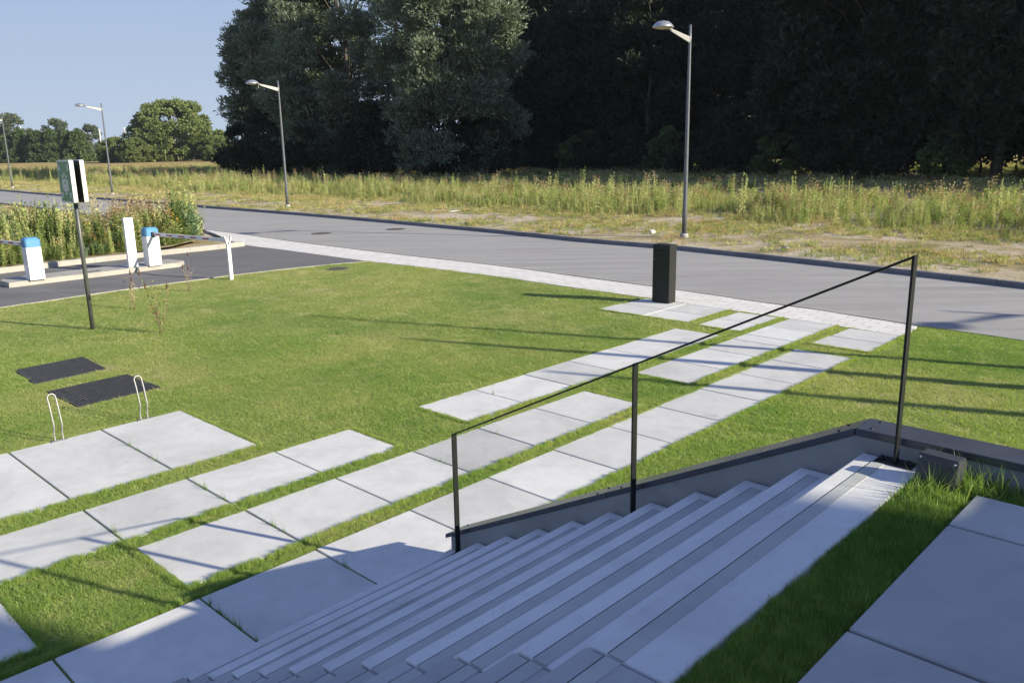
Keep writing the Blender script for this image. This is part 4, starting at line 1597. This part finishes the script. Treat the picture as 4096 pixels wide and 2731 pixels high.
# overgrown corner between driveway and road
PATCH = [(-13.9, 24.4), (-12.5, 26.4), (-11.6, 28.3), (-11.4, 30.6), (-13.6, 35.0), (-20.6, 42.0), (-32.5, 54.0), (-46, 67), (-60, 68), (-46, 46), (-30, 30), (-17.5, 20.6), (-15.6, 22.6)]
x = rng.uniform(-60, -11, 9500)
y = rng.uniform(20, 68, 9500)
x = np.concatenate([x, rng.uniform(-24, -11, 7000)])
y = np.concatenate([y, rng.uniform(19, 34, 7000)])
m_ = in_poly(x, y, PATCH)
x, y = x[m_], y[m_]
n = len(x)
d0 = np.sin(x * 0.8) * np.sin(y * 0.7)
var = np.where(rng.uniform(size=n) < 0.2, rng.choice([7, 5, 9], n), np.where(d0 > 0.35, rng.choice([3, 4], n), rng.choice([0, 1, 2, 8, 4], n)))
# distance to the driveway kerb lowers the growth
dk = np.min(np.hypot(x[:, None] - np.array(UPKERB)[None, :, 0], y[:, None] - np.array(UPKERB)[None, :, 1]), 1)
dk2 = np.min(np.hypot(x[:, None] - np.array(UPKERB2)[None, :, 0], y[:, None] - np.array(UPKERB2)[None, :, 1]), 1)
dk = np.minimum(dk, dk2)
clump = 0.5 + 0.5 * np.sin(x * 1.3 + 2.1 * np.sin(y * 0.6)) * np.sin(y * 1.1 + 1.7 * np.sin(x * 0.8))
sc = rng.uniform(0.55, 1.15, n) * np.clip(0.3 + dk * 0.40, 0.3, 1.1) * (0.65 + 0.55 * clump)
tall = rng.uniform(size=n) < 0.03
sc = np.where(tall & (dk > 1.2), rng.uniform(1.2, 1.6, n), sc)
near = np.hypot(x, y) < 33.5 + 1.5 * np.sin(x * 0.9)
keep = near & (rng.uniform(size=n) < 0.85) | (~near & (rng.uniform(size=n) < 0.9))
sc = np.where(near, np.clip(sc * 1.28, 0, 1.7), rng.uniform(0.7, 1.3, n))
var = np.where(near, var, rng.choice([10, 11], n))
x, y, sc, var = x[keep], y[keep], sc[keep], var[keep]
n = len(x)
sheet('overgrown_ground', PATCH + [(-14.9, 23.3)][:0], 0.06, M['sand'])
scatter('corner_weeds', 'dense overgrown weeds behind the barriers between driveway and road', 'weeds', np.stack([x, y, np.full(n, 0.05)], 1), np.stack([sc, sc, sc], 1), rng.uniform(0, 6.28, n), var, WC, rng.normal(0, 0.07, n))


# ------------------------------------------------------------------ single shrubs in the lawn
def small_shrub(name, loc, h, spread, nst, leaves, label, seed, colors):
    r = np.random.default_rng(seed)
    t = thing(name, label, 'shrub', loc, 0, 'young shrubs planted in the lawn')
    bm = bmesh.new()
    tips = []
    for k in range(nst):
        a = r.uniform(0, 6.28)
        l = r.uniform(0.2, 1.0) * spread
        hh = h * r.uniform(0.6, 1.0) if k else h
        p0 = Vector((0.02 * math.cos(a), 0.02 * math.sin(a), 0))
        p1 = Vector((l * 0.4 * math.cos(a), l * 0.4 * math.sin(a), hh * 0.45))
        p2 = Vector((l * math.cos(a + 0.3), l * math.sin(a + 0.3), hh))
        add_tube(bm, [p0, p1, p2], [0.004, 0.003, 0.0015], 5)
        tips.append((p0, p1, p2))
    finish(bm, 'stems', M['shrubstem'], t)
    V, F, MI = [], [], []
    for (p0, p1, p2) in tips:
        for j in range(leaves):
            s = r.uniform(0.25, 1.0)
            p = p1.lerp(p2, (s - 0.5) * 2) if s > 0.5 else p0.lerp(p1, s * 2)
            d = Vector((r.normal(), r.normal(), r.uniform(-0.6, 0.6))).normalized()
            sd = d.cross(Vector((r.normal(), r.normal(), r.normal()))).normalized()
            L_ = r.uniform(0.045, 0.09)
            i = len(V)
            V += [tuple(p), tuple(p + d * L_ * 0.5 + sd * L_ * 0.16), tuple(p + d * L_ + Vector((0, 0, -0.02))), tuple(p + d * L_ * 0.5 - sd * L_ * 0.16)]
            F.append((i, i + 1, i + 2, i + 3))
            MI.append(0 if r.uniform() < colors else 1)
    if V:
        me = make_source('leaves', V, F, [M['weedgreen'], M['weedbrown']], MI)
        o = bpy.data.objects.new('leaves', me)
        COL.objects.link(o)
        o.parent = t
    for (p0, p1, p2) in tips[:3]:
        bm = bmesh.new()
        add_lathe(bm, [(0.0, 0.0), (0.014, 0.02), (0.018, 0.05), (0.010, 0.10), (0, 0.13)], 8)
        for v in bm.verts:
            v.co += p2 - Vector((0, 0, 0.02))
        finish(bm, 'seed_head', M['seedhead'], t)
    return t
M['shrubstem'] = plain('pale_shrub_stem', (0.26, 0.20, 0.14), 0.8, 0, 0.2, 20)
M['seedhead'] = plain('dark_seed_head', (0.09, 0.05, 0.035), 0.9, 0, 0.2, 20)
small_shrub('young_shrub', (-6.37, 14.70, -0.03), 1.12, 0.26, 9, 16, 'young shrub with drying leaves and brown heads, right of the sign pole', 1, 0.55)
small_shrub('young_shrub', (-7.95, 17.15, -0.03), 0.75, 0.22, 8, 6, 'small sparse shrub behind the sign pole with few reddish heads', 2, 0.4)
small_shrub('young_shrub', (-7.62, 19.35, -0.03), 0.85, 0.16, 8, 1, 'almost leafless twig shrub at the driveway edge', 3, 0.3)

# ------------------------------------------------------------------ litter and stones on the verge
def blob(name, loc, s, mat, label, cat, seed, group=None):
    bm = bmesh.new()
    bmesh.ops.create_icosphere(bm, subdivisions=2, radius=1.0)
    r = random.Random(seed)
    for v in bm.verts:
        v.co *= 1 + r.uniform(-0.22, 0.22)
        v.co.x *= s[0]
        v.co.y *= s[1]
        v.co.z = v.co.z * s[2] + s[2] * 0.8
    o = finish(bm, name, mat, loc=loc, rz=r.uniform(0, 3))
    tag(o, label, cat, group)
blob('crumpled_paper', (5.0, 29.15, 0.10), (0.10, 0.09, 0.08), M['litter'], 'white crumpled paper on the sand left of the nearest street lamp', 'litter', 1)
blob('plastic_sheet', (-2.7, 41.1, 0.10), (0.55, 0.16, 0.03), M['litter'], 'long flat white plastic scrap lying on the sandy verge', 'litter', 2)
blob('plastic_scrap', (1.95, 39.6, 0.10), (0.14, 0.10, 0.05), M['litter'], 'small pale plastic scrap at the front of the tall weeds', 'litter', 3)
blob('loose_stone', (8.0, 24.0, 0.10), (0.13, 0.10, 0.07), M['stone'], 'grey stone on the sand right of the nearest street lamp', 'stone', 4)

# ------------------------------------------------------------------ trees
def tree_mesh(seed, h, spread, trunk_r, nclump, nleaf, leaf, low=0.12, shape='willow', lean=(0, 0), crad=0.16, upright=0.0):
    """returns (trunk bmesh data, crown arrays): limbs first, then leaf sprays round the limb ends"""
    r = np.random.default_rng(seed)
    bm = bmesh.new()
    # trunk
    tp = [(0, 0, -0.3)]
    for k in range(1, 6):
        t = k / 5
        tp.append((lean[0] * t * h * 0.6 + r.normal(0, 0.02 * h * t), lean[1] * t * h * 0.6 + r.normal(0, 0.02 * h * t), h * 0.62 * t))
    add_tube(bm, tp, [trunk_r * 1.25, trunk_r, trunk_r * 0.85, trunk_r * 0.7, trunk_r * 0.5, trunk_r * 0.3], 9)
    cl = []
    for k in range(nclump):
        # clump centres inside an egg-shaped crown
        while True:
            a = r.uniform(0, 6.28)
            zt = r.uniform(0, 1)
            if shape == 'willow':
                w = math.sin(math.pi * min(1, 0.10 + zt * 0.88)) ** 0.6
            elif shape == 'round':
                w = math.sqrt(max(0, 1 - (2 * zt - 0.85) ** 2 / 1.35))
            elif shape == 'cone':
                w = 1.05 - 0.85 * zt
            else:
                w = math.sin(math.pi * min(1, 0.2 + zt * 0.8)) ** 0.5
            rr = (r.uniform(0.15, 1.0) ** 0.45 if shape != 'willow' else r.uniform(0.45, 1.0) ** 0.5) * w
            break
        z = h * (low + (0.96 - low) * zt)
        c_ = np.array([lean[0] * z * 0.6 + spread * rr * math.cos(a), lean[1] * z * 0.6 + spread * rr * math.sin(a), z])
        cl.append((c_, crad * h * r.uniform(0.55, 1.15), rr))
    # limbs to a third of the clumps
    for (c_, rad, rr) in cl[::3]:
        zb = max(0.1 * h, c_[2] - rr * spread * 0.8 - 0.08 * h)
        zb = min(zb, h * 0.6)
        t = zb / (h * 0.62)
        i = min(4, int(t * 5))
        f = t * 5 - i
        a0_ = Vector(tp[i]).lerp(Vector(tp[i + 1]), f)
        m_ = a0_.lerp(Vector(c_), 0.5) + Vector((0, 0, 0.03 * h))
        add_tube(bm, [a0_, m_, Vector(c_)], [trunk_r * 0.32, trunk_r * 0.2, trunk_r * 0.07], 5, cap=False)
    # leaves: sprays pointing outwards/upwards
    C_ = np.array([c for c, _, _ in cl])
    Rr = np.array([q for _, q, _ in cl])
    N = nclump * nleaf
    ci = np.repeat(np.arange(nclump), nleaf)
    d = r.normal(size=(N, 3))
    d /= np.linalg.norm(d, axis=1)[:, None]
    rad = Rr[ci] * (r.uniform(0.25, 1.0, N) ** 0.5 if shape != 'willow' else r.uniform(0.45, 1.0, N) ** 0.6)
    # lumpy clump surface
    lump = 1 + 0.28 * np.sin(d[:, 0] * 5 + ci) * np.sin(d[:, 1] * 6 + ci * 2) + 0.18 * np.sin(d[:, 2] * 9 + ci * 3)
    pnt = C_[ci] + d * (rad * lump)[:, None] * np.array([1, 1, 0.8])
    out = d + r.normal(0, 0.5, (N, 3)) + np.array([0, 0, 0.35 + upright])
    out /= np.linalg.norm(out, axis=1)[:, None]
    side = np.cross(out, r.normal(size=(N, 3)))
    side /= np.linalg.norm(side, axis=1)[:, None] + 1e-9
    Ls = leaf[0] * r.uniform(0.6, 1.4, N)
    ws = leaf[1] * r.uniform(0.6, 1.4, N)
    keep = pnt[:, 2] > 0.02 * h
    pnt, out, side, Ls, ws = pnt[keep], out[keep], side[keep], Ls[keep], ws[keep]
    N = len(pnt)
    a_ = pnt - out * Ls[:, None] * 0.5
    b_ = pnt + side * ws[:, None] * 0.5
    c3 = pnt + out * Ls[:, None] * 0.5
    d3 = pnt - side * ws[:, None] * 0.5
    V = np.stack([a_, b_, c3, d3], 1).reshape(-1, 3)
    return bm, V


def quads_mesh(name, V, mat):
    n = len(V) // 4
    me = bpy.data.meshes.new(name)
    me.vertices.add(len(V))
    me.vertices.foreach_set('co', V.astype(np.float32).ravel())
    me.loops.add(n * 4)
    me.loops.foreach_set('vertex_index', np.arange(n * 4, dtype=np.int32))
    me.polygons.add(n)
    me.polygons.foreach_set('loop_start', np.arange(0, n * 4, 4, dtype=np.int32))
    me.polygons.foreach_set('loop_total', np.full(n, 4, np.int32))
    me.update()
    me.validate()
    me.materials.append(mat)
    return me


def tree_proto(name, cat, mat, **kw):
    t = thing(name, 'x', cat)
    bm, V = tree_mesh(**kw)
    finish(bm, 'trunk', M['bark'], t)
    me = quads_mesh('crown', V, mat)
    o = bpy.data.objects.new('crown', me)
    COL.objects.link(o)
    o.parent = t
    return t


protos = {}
def put(kind, x, y, s, rz, label, group, name=None, cat='tree', sz=None):
    p_, used = protos[kind]
    sc3 = (s, s, s * (sz or 1))
    if not used:
        p_.location = (x, y, 0.08)
        p_.rotation_euler = (0, 0, rz)
        p_.scale = sc3
        p_['label'] = label
        p_['group'] = group
        protos[kind] = (p_, True)
        return p_
    return dup(p_, (x, y, 0.08), rz, label, group, sc3)


protos['willow1'] = (tree_proto('willow_tree', 'tree', M['willow'], seed=21, h=26, spread=8.6, trunk_r=0.5, nclump=120, nleaf=1500, leaf=(0.46, 0.15), low=0.02, crad=0.092, upright=0.2), False)
protos['willow2'] = (tree_proto('willow_tree', 'tree', M['willow'], seed=22, h=24, spread=7.0, trunk_r=0.45, nclump=100, nleaf=1300, leaf=(0.46, 0.15), low=0.02, crad=0.092, upright=0.2), False)
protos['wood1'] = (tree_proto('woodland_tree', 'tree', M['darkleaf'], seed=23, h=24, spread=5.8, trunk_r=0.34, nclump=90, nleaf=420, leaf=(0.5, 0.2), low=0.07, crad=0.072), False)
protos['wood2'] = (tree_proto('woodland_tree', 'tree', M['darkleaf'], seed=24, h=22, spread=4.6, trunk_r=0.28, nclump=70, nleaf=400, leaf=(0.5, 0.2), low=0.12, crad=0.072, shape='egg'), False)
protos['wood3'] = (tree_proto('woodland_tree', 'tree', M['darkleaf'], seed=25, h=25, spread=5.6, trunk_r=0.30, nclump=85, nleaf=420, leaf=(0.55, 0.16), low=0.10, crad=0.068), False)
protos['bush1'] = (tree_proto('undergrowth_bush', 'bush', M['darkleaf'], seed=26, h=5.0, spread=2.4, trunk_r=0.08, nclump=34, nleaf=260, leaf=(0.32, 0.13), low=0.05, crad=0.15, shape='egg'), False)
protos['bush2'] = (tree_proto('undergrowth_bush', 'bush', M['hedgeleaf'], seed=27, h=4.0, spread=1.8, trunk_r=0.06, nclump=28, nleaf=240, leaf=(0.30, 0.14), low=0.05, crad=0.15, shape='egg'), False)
protos['hedge'] = (tree_proto('alder_tree', 'tree', M['hedgeleaf'], seed=28, h=11.5, spread=5.2, trunk_r=0.2, nclump=110, nleaf=300, leaf=(0.8, 0.45), low=0.02, crad=0.11, shape='cone'), False)
protos['round'] = (tree_proto('round_crowned_tree', 'tree', M['loneleaf'], seed=29, h=19, spread=13.5, trunk_r=0.5, nclump=260, nleaf=300, leaf=(0.8, 0.38), low=0.02, crad=0.095, shape='round'), False)
protos['fartree'] = (tree_proto('distant_tree', 'tree', M['farleaf'], seed=30, h=20, spread=8.0, trunk_r=0.4, nclump=70, nleaf=200, leaf=(1.1, 0.6), low=0.1, crad=0.10, shape='egg'), False)

GW = 'trees of the dark wood'
# big willow group at the left end of the wood, standing out from the edge
put('willow1', -17.5, 96, 1.0, 0.4, 'big grey-green willow with lit bushy crown left of centre', 'willows at the left end of the wood')
put('willow2', -26.5, 105, 0.98, 2.2, 'dark willow at the left end of the wood, its boughs against the sky', 'willows at the left end of the wood')
put('willow2', -5.5, 83, 0.93, 4.0, 'willow just right of the big lit one, boughs hanging over the weeds', 'willows at the left end of the wood', sz=1.02)
wood = []
n_out = np.array([0.81, 0.58])
dir_ = np.array([-0.58, 0.81])
base = np.array([31.0, 61.0])
r = np.random.default_rng(77)
rows = 4
for row in range(rows):
    for k in range(-4, 13):
        s_ = k * 5.4 + (2.6 if row % 2 else 0) + r.uniform(-1.3, 1.3)
        q = base + dir_ * s_ + n_out * (row * 6.0 + r.uniform(-1.3, 1.3))
        if row < 1 and s_ > 42:
            continue
        cc = q[1] + 0.413 * q[0]
        if abs(cc - 91) < 6.5 and q[0] > -16:
            continue      # an open lane lets the low sun reach the big willow
        wood.append((q[0], q[1], row, k))
kinds = ['wood1', 'wood2', 'wood3']
names_col = ['beyond the right edge of the photo', 'at the right edge of the photo', 'near the right edge, above the rail end', 'above the right handrail post', 'right of the nearest street lamp', 'just right of the lamp head',
             'behind the nearest street lamp', 'just left of the nearest street lamp', 'above the letterbox column', 'right of the willows', 'between willows and street lamp', 'behind the big willow', 'behind the left willow', 'at the left back of the wood']
names_row = ['front row', 'second row', 'third row', 'back row']
for (x, y, row, k) in wood:
    kd = kinds[int(r.integers(0, 3))]
    s = r.uniform(0.9, 1.15)
    put(kd, x, y, s, r.uniform(0, 6.28), ('dark tall tree %s, %s of the wood' % (names_col[k + 1], names_row[row])) if k >= -1 else ('dark tree hidden beyond the right edge, %s from the frame, %s' % (['second', 'third', 'fourth'][-2 - k], names_row[row])), GW)
# outliers that shade from the right, beyond the frame
for i, (x, y) in enumerate([(44, 47), (50, 40), (41, 54), (53, 52), (58, 34)]):
    put('wood1', x, y, 1.0, i * 1.3, 'dark tall tree outside the picture to the right, %s' % ('nearest', 'second', 'third', 'fourth', 'fifth')[i], GW)
# undergrowth along the wood edge
i = 0
words = ['at the far right under the trees', 'right of the handrail end', 'above the right handrail post', 'between post and street lamp', 'right of the nearest street lamp', 'behind the nearest street lamp', 'left of the nearest street lamp',
         'under the trees right of the willows', 'below the right willow', 'below the big willow', 'left of the big willow', 'under the left willow', 'at the left end of the wood', 'left of the wood in the field']
for k in range(14):
    q = base + dir_ * (k * 4.6 - 2) + n_out * (-2.5 + r.uniform(-1.2, 1.2))
    kd = 'bush1' if k % 3 else 'bush2'
    q2 = q + n_out * 9.5 + dir_ * 2.2
    put('bush1', q2[0], q2[1], r.uniform(1.2, 1.5), r.uniform(0, 6), 'dark bush deep under the trees %s' % words[k], 'bushes deep in the wood')
    put(kd, q[0], q[1], r.uniform(0.75, 1.2), r.uniform(0, 6), 'leafy %s bush in the undergrowth %s' % ('dark' if k % 3 else 'greener', words[k]), 'bushes along the wood edge')

for i, (x, y, s, lb) in enumerate([(-27.5, 96, 1.5, 'broad dark bush filling the foot of the left willow'), (-23.0, 93, 1.4, 'dark bush between the left and the big willow'), (-19.5, 90, 1.5, 'dark bush in front of the big willow trunk'),
                                  (-14.5, 88, 1.5, 'dark bush right of the big willow trunk'), (-10.5, 86, 1.4, 'dark bush between the big and the right willow'), (-6.5, 83, 1.5, 'dark bush at the foot of the right willow'),
                                  (-2.0, 82, 1.3, 'dark bush right of the right willow'), (-31.5, 101, 1.2, 'dark bush at the open left end of the wood')]):
    put('bush1', x, y, s, i * 0.8, lb, 'bushes along the wood edge')

# alders in a row far left
wds = ['farthest left', 'second from the left', 'third from the left', 'fourth from the left', 'fifth from the left', 'middle', 'sixth from the right end', 'fifth from the right end', 'fourth from the right end', 'third from the right end', 'last but one on the right', 'rightmost']
for k in range(12):
    xx = -224 + k * 5.2
    put('hedge', xx, 338 - k * 0.6 + r.uniform(-2, 2), r.uniform(0.88, 1.08), r.uniform(0, 6), 'dark green alder in the distant hedge row, %s' % wds[k], 'alders of the distant hedge row')
put('round', -111, 283, 1.1, 0.7, 'large round-crowned bright green tree alone in the field left of the wood', 'trees in the field', sz=0.93)
for i, (dx, dy, s, lb) in enumerate([(-15, -8, 0.42, 'small round tree against the left foot of the large round one'), (-6, -14, 0.40, 'small round tree in front of the large round one'), (17, -6, 0.42, 'small round tree against the right foot of the large round one'), (25, -16, 0.26, 'low bush right of the large round tree'), (-24, 4, 0.22, 'low bush left of the large round tree'), (34, -10, 0.24, 'low bush between the round tree and the wood')]):
    put('round', -112 + dx, 283 + dy, s, i * 1.1, lb, 'trees in the field')
fw = [(-290, 430, 1.25, 'tall distant tree at the left edge above the hedge'), (-262, 425, 1.2, 'second tall distant tree above the hedge row'), (-247, 425, 1.12, 'third tall distant tree above the hedge row'), (-224, 424, 0.98, 'lower distant tree above the middle of the hedge'), (-210, 428, 0.84, 'distant tree above the right end of the hedge'),
      (-186, 445, 0.98, 'pale distant tree right of the hedge by two masts'), (-174, 450, 0.80, 'pale distant tree behind the third street lamp'), (-163, 450, 0.68, 'pale distant tree left of the round one'), (-150, 455, 0.62, 'low pale distant tree just left of the round tree'),
      (-104, 420, 0.66, 'pale distant tree right of the round tree'), (-92, 410, 0.62, 'pale distant tree between round tree and wood'), (-80, 400, 0.58, 'pale distant tree at the left edge of the wood')]
for i, (x, y, s, lb) in enumerate(fw):
    put('fartree', x, y, s, i * 0.9, lb, 'distant trees on the horizon')
# far wood closing the horizon
r = np.random.default_rng(5)
Vs = []
for k in range(150):
    cx_ = r.uniform(-420, 420)
    cy_ = 560 + r.uniform(-15, 40)
    hh = r.uniform(4, 10)
    N = 240
    d = r.normal(size=(N, 3))
    d /= np.linalg.norm(d, axis=1)[:, None]
    pnt = np.array([cx_, cy_, hh * 0.4]) + d * np.array([7, 5, hh * 0.6])
    sd = np.cross(d, r.normal(size=(N, 3)))
    sd /= np.linalg.norm(sd, axis=1)[:, None]
    t2 = np.cross(d, sd)
    Vs.append(np.stack([pnt - sd, pnt - t2, pnt + sd, pnt + t2], 1).reshape(-1, 3))
me = quads_mesh('far_wood', np.concatenate(Vs), M['farleaf'])
o = bpy.data.objects.new('far_wood', me)
COL.objects.link(o)
stuff(o, 'pale far-off wood along the horizon', 'wood')

# ------------------------------------------------------------------ light masts far off
def mast_proto():
    t = thing('light_mast', 'x', 'mast')
    bm = bmesh.new()
    add_tube(bm, [(0, 0, 0), (0, 0, 20)], [0.40, 0.24], 8)
    finish(bm, 'mast_pole', M['mast'], t)
    bm = bmesh.new()
    add_box(bm, -0.8, 0.8, -0.1, 0.1, 19.85, 20.05)
    finish(bm, 'light_bar', M['mast'], t)
    return t
mp_ = mast_proto()
MS = [(-225, 395, 0.80, 'pale light mast in the far left behind the alders'), (-196, 410, 0.72, 'pale light mast right of the hedge row'), (-184, 410, 0.74, 'second pale light mast right of the hedge row'),
      (-166.5, 440, 1.08, 'tallest pale light mast between hedge and round tree'), (-161, 440, 0.88, 'pale light mast with crossbar left of the round tree'),
      (-95.5, 400, 1.0, 'tall pale light mast between the round tree and the wood'), (-90, 402, 0.66, 'short pale light mast near the wood'), (-87, 402, 0.68, 'pale light mast nearest the wood but one'), (-84, 402, 0.7, 'pale light mast nearest the wood'), (-69, 402, 0.72, 'pale light mast seen through the left boughs')]
for i, (x, y, s, lb) in enumerate(MS):
    if i == 0:
        mp_.location = (x, y, 0)
        mp_.scale = (1, 1, s)
        mp_['label'] = lb
        mp_['group'] = 'light masts on the horizon'
    else:
        dup(mp_, (x, y, 0), 0.3 * i, lb, 'light masts on the horizon', (1, 1, s))

# ------------------------------------------------------------------ what stands behind and beside the camera and throws the shadows
bd = thing('office_building', 'dark clad office building behind the camera that shades the stairs', 'building', W(12.35, 22.0, 0), YAW)
bm = bmesh.new()
add_box(bm, -45, 0, -18, 0, -0.05, 12.4)
finish(bm, 'main_block', M['render'], bd)
bm = bmesh.new()
add_box(bm, -26, -6.2, 0.01, 17.7, -0.05, 3.95)  # unseen wing added to throw shade on the terrace slabs
finish(bm, 'shade_wing', M['render'], bd)
for k in range(12):
    bm = bmesh.new()
    x0 = -3 - k * 3.4
    for z0 in (4.6, 8.3):
        add_box(bm, x0 - 2.2, x0, -0.1, 0.03, z0, z0 + 2.0)
    finish(bm, 'window_column', M['glassdark'], bd)

fp = []
for i, ((tx, ty), h_, lb) in enumerate([((-4.09, 16.09), 7.4, 'white flagpole beyond the right edge, tallest'), ((-1.94, 13.98), 6.2, 'white flagpole beyond the right edge, second'), ((0.43, 11.64), 6.0, 'white flagpole beyond the right edge, third')]):
    dd = h_ / math.tan(SUN_EL)
    bx_, by_ = tx + dd * math.cos(SUN_AZ), ty + dd * math.sin(SUN_AZ)
    if i == 0:
        t = thing('flagpole', lb, 'flagpole', (bx_, by_, -0.03), 0, 'flagpoles right of the lawn')
        bm = bmesh.new()
        add_tube(bm, [(0, 0, 0), (0, 0, 3.2), (0, 0, 6.0)], [0.10, 0.075, 0.03], 12)
        finish(bm, 'pole_shaft', M['white'], t)
        fp.append(t)
        t.scale = (1, 1, h_ / 6.0)
    else:
        dup(fp[0], (bx_, by_, -0.03), 0, lb, 'flagpoles right of the lawn', (1.5, 1.5, h_ / 6.0))
print('scene built')

# ------------------------------------------------------------------ summer haze
bm = bmesh.new()
add_box(bm, -900, 900, -300, 900, -1.1, 45)
hz = finish(bm, 'haze', [])
hm = bpy.data.materials.new('thin_air')
hm.use_nodes = True
hn = hm.node_tree
hn.nodes.clear()
ho = hn.nodes.new('ShaderNodeOutputMaterial')
pv = hn.nodes.new('ShaderNodeVolumePrincipled')
pv.inputs['Color'].default_value = (0.80, 0.90, 1.0, 1)
pv.inputs['Density'].default_value = 0.00013
pv.inputs['Anisotropy'].default_value = 0.2
hn.links.new(pv.outputs[0], ho.inputs['Volume'])
hz.data.materials.append(hm)
stuff(hz, 'thin pale blue summer haze over the far field', 'haze')
